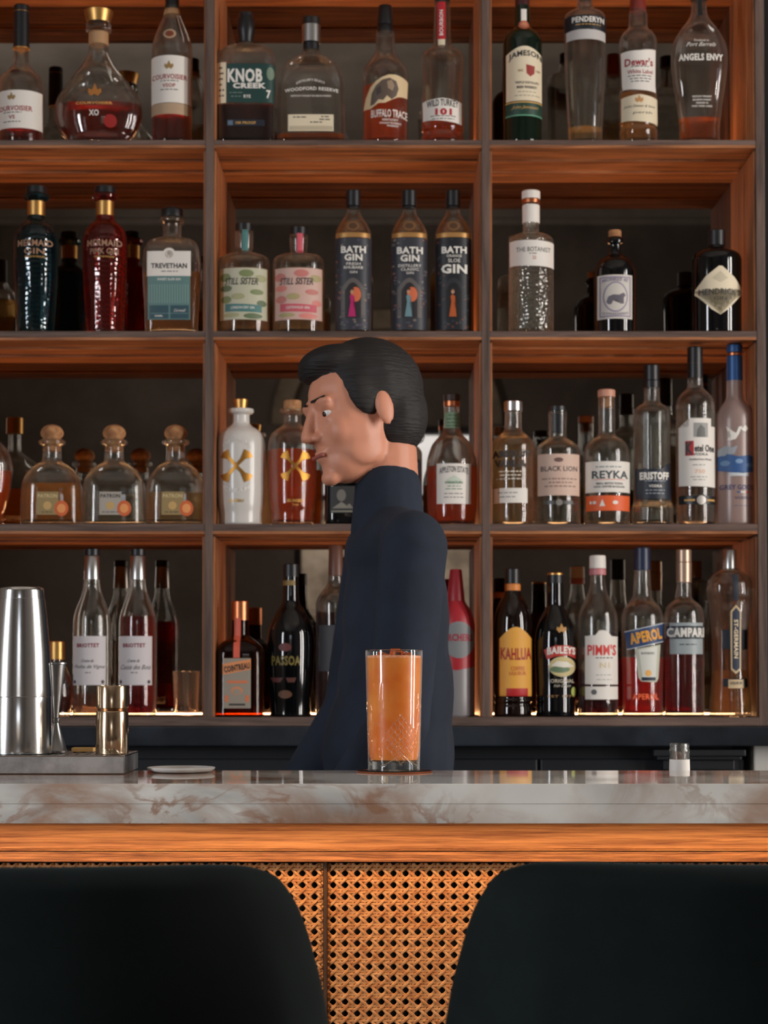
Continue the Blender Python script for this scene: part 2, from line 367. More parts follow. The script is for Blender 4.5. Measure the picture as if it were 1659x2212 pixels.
def bottle(name, label, row, cx, prof, n=2., d=1., gmat=G_CLEAR, liquid=None, caps=(), decals=(), group=None, back=0., cat='bottle', th=.0024, body='glass_body', seg=48, flute=0):
    """prof [(y,hw)] top->bottom in photo px; decals [(partname, polygon or None, mat, [prints])]"""
    s0 = YS / F; bmax = max(h for _, h in prof)*s0*d
    Yb = YS + .012 + bmax + back; s = Yb/F; zs = ZT[row]
    X = P(cx, ROWY[row], Yb).x; Yf = Yb-bmax
    root = thing(name, label, cat, (X, Yb, zs), group)
    def zc(y, Y=Yb): return P(cx, y, Y).z - zs
    pr = sorted([(zc(y), hw*s) for y, hw in prof]); pr = [p for p in pr if p[0] > .004]
    z0 = [(0., pr[0][1]*.93), (.003, pr[0][1]*.99), (.0045, pr[0][1])]
    pts = z0[:]
    for p in pr:
        if p[0] > pts[-1][0] + .0008: pts.append(p)
    xs = [p[0] for p in pts]; ys = [p[1] for p in pts]; f = pchip(xs, ys); ztop = xs[-1]; amax = max(ys)
    zl = sorted(set([0., .003, .0045] + xs + [xs[i] + (xs[i+1]-xs[i])*k/5. for i in range(2, len(xs)-1) for k in range(1, 5)]))
    def sec(z):
        a = f(z); t = min(1, max(0, (a/amax-.5)/.35)); t = t*t*(3-2*t)
        return a, a*(1+(d-1)*t), 2+(n-2)*t
    def ring(bm, z, off=0.):
        a, b, nn = sec(z); a = max(a-off, .001); b = max(b-off, .001); out = []
        for k in range(seg):
            t = 2*PI*k/seg; c, si = math.cos(t), math.sin(t); e = 2./nn
            fl = 1 - (.035*(.5+.5*math.cos(flute*t)) if flute else 0)
            out.append(bm.verts.new((fl*a*math.copysign(abs(c)**e, c), fl*b*math.copysign(abs(si)**e, si), z)))
        return out
    def skin(bm, rings):
        for p, q in zip(rings, rings[1:]):
            for k in range(seg): bm.faces.new((p[k], p[(k+1) % seg], q[(k+1) % seg], q[k]))
        bm.faces.new(rings[0][::-1]); bm.faces.new(rings[-1])
    bm = bmesh.new(); clear = gmat.node_tree.nodes.get('Principled BSDF') is None
    if clear:
        zi = [z for z in zl if z > .009]; rr = [ring(bm, z) for z in zl]
        rr += [ring(bm, ztop, th)] + [ring(bm, z, th) for z in reversed(zi[:-1])] + [ring(bm, .008, th*2.2)]
        skin(bm, rr)
    else: skin(bm, [ring(bm, z) for z in zl])
    link(body, bm, gmat, root, True)
    if liquid and clear:
        lm, ly = liquid; zt = min(zc(ly, Yf), ztop-.004); bm = bmesh.new()
        skin(bm, [ring(bm, .0095, th*2.6)] + [ring(bm, z, th*1.15) for z in zl if .012 < z < zt] + [ring(bm, zt, th*1.15)])
        link('liquid', bm, Q[lm], root, True)
    for cp in caps:
        nm, pf, cm = cp[:3]
        pp = sorted([(zc(y), hw*s) for y, hw in pf]); bm = lathe_bm(pp, 28)
        ob = link(nm, bm, cm, root, True)
    def wrap(polys, eps):
        """list of (points, faces, matindex) in photo px -> bmesh on front surface"""
        bm = bmesh.new(); Ys = Yf
        for pts_, fs_, mi in polys:
            vs = [bm.verts.new(((px-cx)*Ys/F, 0, P(cx, py, Ys).z-zs)) for px, py in pts_]
            for fc in fs_:
                try: bm.faces.new([vs[i] for i in fc]).material_index = mi
                except ValueError: pass
        bmesh.ops.triangulate(bm, faces=[q for q in bm.faces if len(q.verts) > 4])
        xsv = [v.co.x for v in bm.verts]; x = -amax
        for k in range(-16, 17):
            x = k*amax/17.
            if min(xsv) < x < max(xsv):
                bmesh.ops.bisect_plane(bm, geom=bm.verts[:]+bm.edges[:]+bm.faces[:], plane_co=(x, 0, 0), plane_no=(1, 0, 0))
        zv = [v.co.z for v in bm.verts]; z = math.ceil(min(zv)/.008)*.008
        while z < max(zv):
            bmesh.ops.bisect_plane(bm, geom=bm.verts[:]+bm.edges[:]+bm.faces[:], plane_co=(0, 0, z), plane_no=(0, 0, 1)); z += .008
        for v in bm.verts:
            a, b, nn = sec(max(v.co.z, 0.)); a *= 1.0; xx = max(-.985, min(.985, v.co.x/a))
            yy = -(b)*(1-abs(xx)**nn)**(1./nn); L_ = Vector((xx*a, yy, 0)); nrm = Vector((math.copysign(abs(xx)**(nn-1), xx)/a, -abs(yy/b)**(nn-1)/b, 0)).normalized()
            v.co.x = xx*a + nrm.x*eps; v.co.y = yy + nrm.y*eps
        return bm
    for dn, poly, dm, prints in decals:
        par = root
        if poly is not None:
            par = link(dn, wrap([(poly, [tuple(range(len(poly)))], 0)], .0005), dm, root, True)
        if prints:
            mats = []; lst = []
            for q in sorted(prints, key=lambda q: q.lvl):
                mm = ink(q.col, .45 if q.metal else .55, q.metal)
                if mm not in mats: mats.append(mm)
                a_, b_ = q.polys(); lst.append((a_, b_, mats.index(mm), q.lvl))
            for lv in sorted(set(l[3] for l in lst)):
                link('lettering', wrap([l[:3] for l in lst if l[3] == lv], .0009 + .0004*lv), mats, par, True)
    return root
def C(nm, top, bot, hw, m, hw2=None): return (nm, [(top, hw*.88), (top+2, hw), (bot, hw2 or hw)], m)

# ================================================================== the room
def wall_with_openings(name, axis, pos, thick, u0, u1, z1, opens, m):
    """axis 'X': wall plane x=pos spanning y u0..u1 ; 'Y': plane y=pos spanning x; opens [(a,b,za,zb)]"""
    bm = bmesh.new()
    def bx(a, b, za, zb):
        if b-a < 1e-4 or zb-za < 1e-4: return
        if axis == 'X': box_bm(min(pos, pos+thick), max(pos, pos+thick), a, b, za, zb, 0, bm)
        else: box_bm(a, b, min(pos, pos+thick), max(pos, pos+thick), za, zb, 0, bm)
    cur = u0
    for a, b, za, zb in sorted(opens):
        bx(cur, a, 0, z1); bx(a, b, 0, za); bx(a, b, zb, z1); cur = b
    bx(cur, u1, 0, z1)
    return link(name, bm, m, None, False, 'structure')
YW = YM + .06
wall_with_openings('wall_right', 'X', RX, .1, BY, YW+.1, CZ, [(1.72, 2.08, .75, 3.15), (2.57, 2.93, .75, 3.15)], PLASTER)
wall_with_openings('wall_left', 'X', LX, -.1, BY, YW+.1, CZ, [(-.1, .7, .85, 3.15)], PLASTER)
wall_with_openings('wall_front', 'Y', YW, .1, LX-.1, RX+.1, CZ, [], DARKWALL)
AX0, AX1, AZ0, AZ1 = -.62, .62, 1.05, 2.85
wall_with_openings('wall_back', 'Y', BY, -.22, LX-.1, RX+.1, CZ, [(AX0, AX1, AZ0, AZ1)], PLASTER)
link('floor', box_bm(LX-.1, RX+.1, BY-.3, YW+.1, -.1, 0), FLOORM, None, False, 'structure')
link('ceiling', box_bm(LX-.1, RX+.1, BY-.3, YW+.1, CZ, CZ+.1), CEILM, None, False, 'structure')
bm = bmesh.new()      # cornice on the wall behind the camera
for z0, z1, dd in ((CZ-.07, CZ, .12), (CZ-.13, CZ-.07, .08), (CZ-.17, CZ-.13, .045)): box_bm(LX, RX, BY, BY+dd, z0, z1, .004, bm)
link('trim_1', bm, CEILM, None, False, 'structure')
# arched window behind the camera
def arch_frame(name, r0, r1, zc, y0, y1, m, n=28, x=0):
    bm = bmesh.new(); pr = None
    for k in range(n+1):
        t = PI*k/n; vs = [bm.verts.new((x+r*math.cos(t), y, zc+r*math.sin(t))) for r, y in ((r0, y0), (r1, y0), (r1, y1), (r0, y1))]
        if pr:
            for i in range(4): bm.faces.new((pr[i], pr[(i+1) % 4], vs[(i+1) % 4], vs[i]))
        else: bm.faces.new(vs)
        pr = vs
    bm.faces.new(pr[::-1]); bmesh.ops.recalc_face_normals(bm, faces=bm.faces[:])
    return link(name, bm, m, None, True, 'structure')
arch_frame('trim_2', .64, .76, AZ1, BY, BY+.06, FACADE)
WF = mat('window_frame_paint', (44, 42, 42), .5)
bm = bmesh.new()
for a, b, c, d_ in ((AX0, AX0+.05, AZ0, AZ1), (AX1-.05, AX1, AZ0, AZ1), (-.02, .02, AZ0, AZ1), (AX0, AX1, AZ0, AZ0+.05), (AX0, AX1, AZ1-.05, AZ1), (AX0, AX1, 2.36, 2.40)):
    box_bm(a, b, BY-.14, BY-.09, c, d_, 0, bm)
link('window_1', bm, WF, None, False, 'structure')
for nm, xx, ya, yb, z0, z1 in (('window_2', RX, 1.72, 2.08, .75, 3.15), ('window_3', RX, 2.57, 2.93, .75, 3.15), ('window_4', LX-.1, -.1, .7, .85, 3.15)):
    bm = bmesh.new()
    box_bm(xx+.02, xx+.08, ya, ya+.045, z0, z1, 0, bm); box_bm(xx+.02, xx+.08, yb-.045, yb, z0, z1, 0, bm)
    box_bm(xx+.02, xx+.08, ya+.045, yb-.045, z0, z0+.05, 0, bm); box_bm(xx+.02, xx+.08, ya+.045, yb-.045, z1-.05, z1, 0, bm)
    link(nm, bm, WF, None, False, 'structure')
# pale building across the street, below the strip of sky seen in the back window
bm = bmesh.new(); box_bm(-4, 4, -9.0, -8.6, -.5, 2.75, 0, bm)
for k in range(-4, 5): box_bm(k*.95-.04, k*.95+.04, -8.6, -8.5, -.5, 2.75, .01, bm)
for z in (.8, 1.7, 2.6): box_bm(-4, 4, -8.6, -8.54, z, z+.07, .01, bm)
tag(link('limestone_building', bm, FACADE), 'pale limestone building front seen only as a reflection beyond the back window', 'building')
link('street_pavement', box_bm(-6, 6, -9, BY-.3, -.6, -.5), FACADE, None, False, 'structure')

# ================================================================== back bar shelving
DXR = [451.5, 1050]                     # centres of the front edges of the uprights
shelving = thing('back_bar_shelving', 'tall dark walnut shelving with mirrored back and glowing strips full of bottles', 'shelving', (0, YS, P(836, 1568, YS).z))
SO = Vector(shelving.location)
def sbox(name, x0, x1, y0, y1, z0, z1, m, bev=.0012, label=None):
    o = link(name, box_bm(x0-SO.x, x1-SO.x, y0-SO.y, y1-SO.y, z0-SO.z, z1-SO.z, bev), m, shelving)
    if label: o['label'] = label
    return o
ex0 = P(-180, 900, YS).x; xr0 = P(1636, 900, YS).x; xr1 = P(1655, 900, YS).x
dv = [(P(c-8.5, 900, YS).x, P(c+8.5, 900, YS).x) for c in DXR]
cols = [(ex0+.018, dv[0][0]), (dv[0][1], dv[1][0]), (dv[1][1], xr0)]
ztop_unit = ZT[0] + .10
for a, b in dv: sbox('upright', a, b, YS, YM, ZT[4], ztop_unit, W_EDGEV)
sbox('upright', ex0, ex0+.018, YS, YM, ZB[4], ztop_unit, W_EDGEV)
sbox('upright', xr0, xr1, YS, YM, ZB[4], ztop_unit, W_EDGEV)
sbox('shelf', ex0+.018, xr0, YS, YM, ZB[4], ZT[4], W_EDGE)
for r in range(4):
    for a, b in cols:
        sbox('shelf', a, b, YS+.001, YM, ZB[r]+.006, ZT[r], W_EDGE)
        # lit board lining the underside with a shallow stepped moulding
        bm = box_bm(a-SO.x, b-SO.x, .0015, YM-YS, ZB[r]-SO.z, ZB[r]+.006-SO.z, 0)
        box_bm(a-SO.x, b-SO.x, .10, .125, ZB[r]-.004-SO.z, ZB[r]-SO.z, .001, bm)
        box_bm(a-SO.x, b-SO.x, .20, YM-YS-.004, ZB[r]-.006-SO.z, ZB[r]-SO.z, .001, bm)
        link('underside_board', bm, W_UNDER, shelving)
for r in range(1, 5):
    for a, b in cols:
        for sx0, sx1 in ((a, a+.005), (b-.005, b)):
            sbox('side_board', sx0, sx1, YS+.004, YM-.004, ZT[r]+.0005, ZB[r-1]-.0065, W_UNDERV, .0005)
        sbox('mirror_panel', a+.005, b-.005, YM-.004, YM, ZT[r]+.006, ZB[r-1]-.0065, MIRROR, 0)
        led = link('led_strip', box_bm(a+.008-SO.x, b-.008-SO.x, YM-YS-.036, YM-YS-.027, ZT[r]+.0005-SO.z, ZT[r]+.0022-SO.z), LED, shelving)
        led['label'] = 'glowing orange light strip along the back of a shelf'
sbox('backing_board', ex0, xr1, YM+.001, YM+.02, ZB[4], ztop_unit, W_EDGE)

# back counter under the shelving
zc1 = ZB[4]; zc0 = P(836, 1612, YS-.03).z
bc = thing('back_counter', 'black stone counter with blue-black cupboards under the bottle shelving', 'counter', (0, YS+.1, 0))
def cbox(name, x0, x1, y0, y1, z0, z1, m, bev=.003): return link(name, box_bm(x0, x1, y0-YS-.1, y1-YS-.1, z0, z1, bev), m, bc)
cxr = P(1617, 1640, YS).x
cbox('stone_top', ex0, RX-.01, YS-.03, YW-.002, zc0, zc1-.0005, BLACKSTONE)
for k in range(4):
    a = ex0 + (cxr-ex0)*k/4.; b = ex0 + (cxr-ex0)*(k+1)/4.
    dr = cbox('cupboard_door', a+.003, b-.003, YS+.03, YS+.05, .1, zc0-.03, BLACKPAINT, .004)
    link('panel', box_bm(a+.05, b-.05, YS+.024-YS-.1, YS+.031-YS-.1, .17, zc0-.10, .004), BLACKPAINT, dr)
cbox('carcass', ex0, cxr, YS+.05, YW-.002, 0, zc0-.001, BLACKPAINT)
# moulded corbel under the slab
kx0, kx1 = P(1410, 1640, YS).x, P(1608, 1640, YS).x
bm = bmesh.new()
for z0, z1, ins in ((-.022, -.008, 0), (-.030, -.022, .008), (-.052, -.030, .022), (-.075, -.052, .034), (-.16, -.075, .042)):
    box_bm(kx0+ins, kx1-ins, -.118+ins*.6, -.06, zc0+z0, zc0+z1, .002, bm)
link('corbel', bm, BLACKPAINT, bc)
wp = cbox('white_end_panel', cxr+.01, RX-.02, YS+.02, YW-.01, 0, zc0-.001, mat('white_paint', (196, 196, 192), .6), .002)
wp['label'] = 'white painted end panel below the stone top'
bm = bmesh.new()
for k in range(6): box_bm(cxr+.012, RX-.022, YS+.008-YS-.1, YS+.02-YS-.1, .1+k*.17, .255+k*.17, .004, bm)
link('board', bm, mat('white_paint', (196, 196, 192), .6), wp)

# ================================================================== front bar counter
YF = 2.407; YB = 2.722; ZC = P(836, 1693, YF).z
zm = P(836, 1736.5, YF).z; zl = P(836, 1779, YF).z
cx0, cx1 = -.95, .95
ct = thing('marble_countertop', 'white marble bar top with brown veins and a double thick front edge', 'countertop', (0, YF, ZC))
link('slab', box_bm(cx0, cx1, 0, YB-YF, zm-ZC, 0, .0006), MARBLE, ct)
link('apron', box_bm(cx0, cx1, .0006, .0085, zl-ZC, zm-ZC-.0001, .0004), MARBLE, ct)
YO = 2.476
bf = thing('bar_panelling', 'oak and woven cane front of the bar below the marble top', 'bar front', (0, YO, 0))
def fbox(name, x0, x1, y0, y1, z0, z1, m, bev=.001, par=None): return link(name, box_bm(x0, x1, y0-YO, y1-YO, z0, z1, bev), m, par or bf)
zw1 = P(836, 1834, YO).z; zw2 = P(836, 1838, YO-.002).z; zw3 = P(836, 1862, YO).z
fbox('oak_fascia', cx0, cx1, YO, YO+.03, zw1, zm-.001, W_OAK)
fbox('bead', cx0, cx1, YO-.0025, YO+.03, zw2, zw1-.0004, W_OAK, .0008)
fbox('lower_rail', cx0, cx1, YO-.0005, YO+.03, zw3, zw2-.0006, W_OAK2, .0015)
YC = YO + .0135
fbox('backing_board', cx0, cx1, YC+.008, YC+.02, .12, zw3, mat('black_backing', (10, 12, 15), .8))
fbox('bar_body', cx0, cx1, YC+.02, YB-.03, .0, zm-.001, BLACKPAINT)
ledb = fbox('led_strip', cx0, cx1, YF+.0100, YF+.0170, zl+.001, zl+.0035, LEDBAR, 0)
fbox('led_channel', cx0, cx1, YF+.0092, YF+.0180, zl+.0036, zm-.001, STEEL2, 0)
fbox('added_shade_lip', cx0, cx1, YF+.0182, YF+.0200, zl+.0004, zm-.001, BLACKPAINT, 0)  # unseen lip added to keep the strip's light off the fascia top
px0, px1 = P(699.5, 2000, YC).x, P(706.5, 2000, YC).x
fbox('divider_strip', px0, px1, YC-.004, YC+.007, .12, zw3, BRONZESTRIP, .0004)
fbox('plinth', cx0, cx1, YO, YC+.02, 0, .12, BLACKPAINT)
# woven cane webbing
cane = mat('rattan_cane', (204, 140, 84), .42)
_L = cane.node_tree.links; _tc2 = N(cane, 'ShaderNodeTexCoord'); _n = N(cane, 'ShaderNodeTexNoise'); _n.inputs['Scale'].default_value = 120
_L.new(_tc2.outputs['Object'], _n.inputs['Vector']); _r = ramp(cane, [(.32, (188, 122, 70)), (.5, (208, 146, 90)), (.75, (224, 166, 108))])
_L.new(_n.outputs['Fac'], _r.inputs[0]); _L.new(_r.outputs[0], cane.node_tree.nodes['Principled BSDF'].inputs['Base Color'])
PX = 26.05*YC/F; PZ = 25.0*YC/F
def cane_panel(x0, x1, xh, zt, zb):
    """xh: centre x of one hole; zt: z of the centre of the top row of holes"""
    V = []; FC = []
    amp = .0011
    def strand(pts, ax, wd):   # ax: unit in-plane normal (x,z)
        base = len(V); prof = ((-1, .0), (-.55, -.0007), (.55, -.0007), (1, 0.))
        for (x, y, z) in pts:
            for u, dy in prof: V.append((x+ax[0]*u*wd, y+dy, z+ax[1]*u*wd))
        for i in range(len(pts)-1):
            for j in range(3): a = base+i*4+j; FC.append((a, a+1, a+5, a+4))
    ni0 = math.ceil((x0-xh)/PX) - 1; ni1 = math.floor((x1-xh)/PX) + 1
    nj1 = int((zt-zb)/PZ) + 1
    rj = random.Random(3)
    for i in range(ni0, ni1+1):          # vertical pairs run along cell borders
        for sg in (-1, 1):
            x = xh + (i+.5)*PX + sg*.128*PX + rj.uniform(-.0002, .0002)
            if not x0 < x < x1: continue
            pts = []; z = zt+PZ*.9; k = 0
            while z > zb: pts.append((x+rj.uniform(-.0001, .0001), .0004*sg*math.cos(2*PI*(z-zt)/PZ), z)); z -= PZ/4
            strand(pts, (1, 0), .074*PX)
    for j in range(-1, nj1+1):
        for sg in (-1, 1):
            z = zt - (j+.5)*PZ + sg*.128*PZ + rj.uniform(-.0002, .0002)
            if z < zb: continue
            pts = []; x = x0
            while x < x1: pts.append((x, -.0006-.0004*sg*math.cos(2*PI*(x-xh)/PX), z+rj.uniform(-.0001, .0001))); x += PX/4
            strand(pts, (0, 1), .074*PZ)
    cn = (.7071, .7071)
    for sgn in (1, -1):                  # diagonals in cell coords u (right) v (down), hole centres at integers
        for k in range(ni0-nj1-2, ni1+nj1+4):
            pts = []; v = -.85
            while v < nj1+1:
                # '/' : u + v = k+.5 (up to the right) ; '\': u - v = k+.5
                u = (k+.5-v) if sgn > 0 else (k+.5+v)
                x = xh + u*PX; z = zt - v*PZ
                if x0 < x < x1 and z > zb:
                    c = math.cos(2*PI*v)   # v integer: between side-by-side holes ; v half: between stacked holes
                    hi = -c if sgn > 0 else c
                    pts.append((x, -.0007-amp*hi, z))
                else:
                    if len(pts) > 1: strand(pts, (cn[0], cn[1]*sgn*-1 if sgn > 0 else cn[1]), .076*PX)
                    pts = []
                v += .125
            if len(pts) > 1: strand(pts, (cn[0], -cn[1] if sgn > 0 else cn[1]), .076*PX)
    me = bpy.data.meshes.new('cane_panel'); me.from_pydata(V, [], FC); me.update()
    return me
zh = P(836, 1887, YC).z
xa = P(719.5, 1887, YC).x; xb = P(679.5, 1887, YC).x
for me_, in ((cane_panel(px1+.0005, cx1, xa, zh, .70),), (cane_panel(cx0, px0-.0005, xb, zh, .70),)):
    o = link('cane_panel', me_, cane, bf, True); o.location = (0, YC+.002-YO, 0)
    sol = o.modifiers.new('thick', 'SOLIDIFY'); sol.thickness = .0009; sol.offset = -1
fbox('lower_board', cx0, cx1, YC-.008, YC+.008, .12, .70, W_OAK2, .002)

# barman-side worktop under the marble
ug = thing('underbar_worktop', 'steel worktop on the bartender side behind the marble bar top', 'worktop', (0, YB, 0))
zu = .92
link('steel_top', box_bm(cx0, cx1, .0, .30, zu-.03, zu, .003), STEEL2, ug)
link('carcass', box_bm(cx0, cx1, -.028, .27, 0, zu-.031, 0), BLACKPAINT, ug)

# ================================================================== things on the marble
def z_on(y, Y): return P(836, y, Y).z
# drink ------------------------------------------------------------
GX, GY = P(851, 1668, 2.676).x, 2.676; GS = GY/F
co = thing('coaster', 'round dark coaster with a copper rim under the orange cocktail', 'coaster', (GX+.0008, GY, ZC+.0003))
link('disc', lathe_bm([(0, .0495), (.0012, .050)], 64), mat('coaster_black', (22, 20, 22), .5), co)
link('rim', lathe_bm([(0, .0500), (.0016, .0508), (.0018, .0500), (.0010, .0496)], 64, cap=False), COPPER, co, True)
gz = ZC + .0021
dr = thing('cocktail', 'tall cut glass of cloudy orange cocktail on the bar top', 'cocktail', (GX, GY, gz))
H = .1602; RT, RB = 61.6*GS, 56.2*GS
def rad(z): t = z/H; return RB + (RT-RB)*min(1, max(0, (t-.05)/.9))
seg, nz = 260, 190; bm = bmesh.new(); rings = []; cutv = set()
def cut(th, z):
    t = z/H; g = 0.
    if t < .045 or t > .80: return 0
    u = th*rad(z)                                       # arc length
    per = 2*PI*rad(.05)/3.                              # three big motifs round the glass
    uc = ((u - .010 + per/2) % per) - per/2
    def line(dist, wd): return max(0., 1-abs(dist)/wd)
    zc_ = z-.010
    hw = .029*(1-abs((zc_-.032)/.036)) if abs(zc_-.032) < .036 else -1   # diamond field
    if hw > 0 and abs(uc) < hw:
        s = .0098; a = (uc+zc_*.92)/s; b = (uc-zc_*.92)/s
        g = max(g, line((a-round(a))*s, .0016), line((b-round(b))*s, .0016))
    # crossing long curved leaves
    for k in (-1, 1):
        x = uc*k; zz = .008+.052*((x+.030)/.060)**1.6 if x > -.030 else -1
        if zz > 0 and x < .034: g = max(g, .9*line(z-zz, .0022))
        xx = .0265 + .0035*math.sin(PI*min(1, z/.12)) - x
        if .02 < z < .118: g = max(g, .8*line(xx, .0016)*min(1, (.118-z)/.03))
        xx = .0195 + .010*(z/.12) - x
        if .05 < z < .108: g = max(g, .8*line(xx, .0014)*min(1, (.108-z)/.03))
    return g
for i in range(nz+1):
    z = H*i/nz; r = rad(z)
    if i == 0: r *= .97
    ring = []
    for k in range(seg):
        th = 2*PI*k/seg; g = cut((th+PI/2) % (2*PI) if False else ((th + PI/2 + PI) % (2*PI)) - PI, z)
        rr = r - .0016*g; ring.append(bm.verts.new((rr*math.cos(th), rr*math.sin(th), z)))
        if g > .45: cutv.add(ring[-1])
    rings.append(ring)
for a, b in zip(rings, rings[1:]):
    for k in range(seg): bm.faces.new((a[k], a[(k+1) % seg], b[(k+1) % seg], b[k]))
for f_ in bm.faces: f_.material_index = 1 if sum(v in cutv for v in f_.verts) >= 3 else 0
link('glass_wall', bm, [THIN, CUTG], dr, True)
link('glass_base', lathe_bm([(.0004, RB*.90), (.0015, RB*.955), (.0130, RB*.965), (.0145, RB*.90)], 64), G_SOLID, dr, True)
link('rim', lathe_bm([(H-.0012, RT-.0003), (H+.0004, RT-.0002), (H+.0008, RT-.0012), (H+.0004, RT-.0022), (H-.0012, RT-.0022)], 96, cap=False), G_SOLID, dr, True)
DRINK = mat('orange_drink', (244, 140, 50), .35, 0, .3)
_L = DRINK.node_tree.links; _b = DRINK.node_tree.nodes['Principled BSDF']; _t = N(DRINK, 'ShaderNodeTexCoord'); _n = N(DRINK, 'ShaderNodeTexNoise')
_n.inputs['Scale'].default_value = 22; _n.inputs['Detail'].default_value = 3; _L.new(_t.outputs['Object'], _n.inputs['Vector'])
_r = ramp(DRINK, [(.35, (208, 104, 24)), (.7, (226, 142, 58))]); _L.new(_n.outputs['Fac'], _r.inputs[0]); _L.new(_r.outputs[0], _b.inputs['Base Color'])
_b.inputs['Subsurface Weight'].default_value = .15; _b.inputs['Subsurface Radius'].default_value = (.03, .01, .004); _b.inputs['Subsurface Scale'].default_value = .6
hl = H-.0098
link('drink', lathe_bm([(.0148, RB*.90), (.018, RB-.0026)] + [(hl*k/10., rad(hl*k/10.)-.0016) for k in range(2, 11)], 72), DRINK, dr, True)
FOAM = plaster('drink_foam', (216, 130, 84), (238, 178, 136), 240.)
bm = lathe_bm([(hl-.002, rad(hl)-.0022), (hl+.0028, rad(hl)-.0022), (hl+.0036, rad(hl)*.7), (hl+.0032, .002)], 72)
link('foam', bm, FOAM, dr, True)
ICE = glass('ice', (255, 226, 200), .12, 1.31)
for ix, iy, iz, s_, rz in ((.004, -.004, H-.0068, .016, .5), (-.014, .008, H-.0105, .015, 1.2), (.018, .008, H-.0095, .012, .1)):
    b = box_bm(-s_/2, s_/2, -s_/2, s_/2, -s_/2, s_/2, s_*.16); bmesh.ops.rotate(b, verts=b.verts[:], cent=(0, 0, 0), matrix=Matrix.Rotation(rz, 3, 'Z') @ Matrix.Rotation(.35, 3, 'X'))
    bmesh.ops.translate(b, verts=b.verts[:], vec=(ix, iy, iz)); link('ice_cube', b, ICE, dr, False)

# steel tray -------------------------------------------------------
TX1 = P(268, 1673, 2.62).x; TX0 = -.80; TY0, TY1 = 2.622, 2.768; TZ = ZC + .0248
tr = thing('steel_tray', 'scratched steel drip tray at the left end of the bar top', 'tray', (-.5, TY0, ZC+.0004))
o_ = tr.location
def tb(name, x0, x1, y0, y1, z0, z1, m, bev=.001): return link(name, box_bm(x0-o_.x, x1-o_.x, y0-o_.y, y1-o_.y, z0-o_.z, z1-o_.z, bev), m, tr)
tb('tray_body', TX0, TX1, TY0, TY1, ZC+.0006, TZ-.0012, STEELT, .0012)
tb('rolled_edge', TX0, TX1, TY0-.0006, TY0+.003, TZ-.0022, TZ, STEEL, .0008)
tb('rolled_edge', TX1-.003, TX1+.0006, TY0, TY1, TZ-.0022, TZ, STEEL, .0008)
tb('rolled_edge', TX0, TX1, TY1-.003, TY1+.0004, TZ-.0022, TZ, STEEL, .0008)
bm = bmesh.new()
for i in range(34):
    for j in range(9):
        x = TX0+.02+i*(TX1-TX0-.03)/34.; y = TY0+.012+j*.0145
        lathe_bm([(TZ-.0014-o_.z, .0034), (TZ-.0006-o_.z, .0030)], 8, bm, (x-o_.x, y-o_.y))
link('drain_grid', bm, STEEL2, tr)

SY = 2.685; ss = SY/F
def pz(y, Y, px=100): return P(px, y, Y).z
sx = P(43, 1632, SY).x; z0t = TZ
def lath(name, label, cat, x, Y, zb, parts, group=None):
    r = thing(name, label, cat, (x, Y, zb), group)
    for nm, pf, m in parts: link(nm, lathe_bm([(z-zb, rr) for z, rr in pf], 72), m, r, True)
    return r
h = pz(1505, SY)
g1 = lath('shaker_tin', 'lower polished steel shaker tin standing on the drip tray', 'shaker tin', sx, SY, TZ,
     [('tin_body', [(TZ+.0003, 70*ss), (TZ+.002, 70.3*ss), (pz(1506, SY), 68*ss), (pz(1500, SY), 66*ss), (pz(1470, SY), 64*ss)], STEEL)], 'stacked shaker tins')
yt = 1268
bm_p = [(pz(1505, SY), 68.3*ss), (pz(1504, SY), 69.2*ss), (pz(1495, SY), 68.6*ss), (pz(1412, SY), 64*ss), (pz(1330, SY), 56.5*ss), (pz(1294, SY), 52.2*ss),
        (pz(1293.5, SY), 51.0*ss), (pz(1277, SY), 50*ss), (pz(1271, SY), 48.6*ss), (pz(1268, SY), 45*ss), (pz(1269, SY), 20*ss)]
g2 = lath('shaker_tin', 'upper polished steel shaker tin, upside down over the lower tin', 'shaker tin', sx, SY, pz(1505, SY), [('tin_body', bm_p, STEEL)], 'stacked shaker tins')
bm = bmesh.new()
JY = 2.71; js = JY/F; jx = P(120, 1627, JY).x
lath('jigger', 'slim grey steel jigger standing beside the shaker tins', 'jigger', jx, JY, TZ,
     [('lower_cone', [(TZ+.0002, 25.5*js), (TZ+.0028, 26*js), (TZ+.004, 24*js), (pz(1580, JY), 12*js), (pz(1560, JY), 7*js)], STEEL2),
      ('collar', [(pz(1562, JY), 7*js), (pz(1560, JY), 9*js), (pz(1552, JY), 9.3*js), (pz(1550, JY), 7*js)], STEEL2),
      ('upper_cone', [(pz(1550, JY), 7*js), (pz(1530, JY), 9*js), (pz(1480, JY), 15.5*js), (pz(1436, JY), 21*js), (pz(1435, JY), 23.5*js), (pz(1431, JY), 23.5*js), (pz(1430, JY), 22*js)], STEEL2)])
BY_ = 2.665; bs = BY_/F; bxx = P(242, 1630, BY_).x
lath('brass_pot', 'small two-tier polished brass cylinder standing on the drip tray', 'brass pot', bxx, BY_, TZ,
     [('pot', [(TZ+.0002, 34.6*bs), (TZ+.001, 35.2*bs), (pz(1538, BY_), 34.8*bs), (pz(1536, BY_), 33.6*bs)], BRASS),
      ('neck_groove', [(pz(1536.5, BY_), 31.5*bs), (pz(1529, BY_), 31.5*bs)], mat('dark_brass', (120, 84, 56), .3, 1.)),
      ('cup', [(pz(1530, BY_), 32*bs), (pz(1529, BY_), 34*bs), (pz(1482, BY_), 34.6*bs), (pz(1481, BY_), 33.8*bs), (pz(1484, BY_), 33*bs), (pz(1500, BY_), 32*bs)], BRASS)])
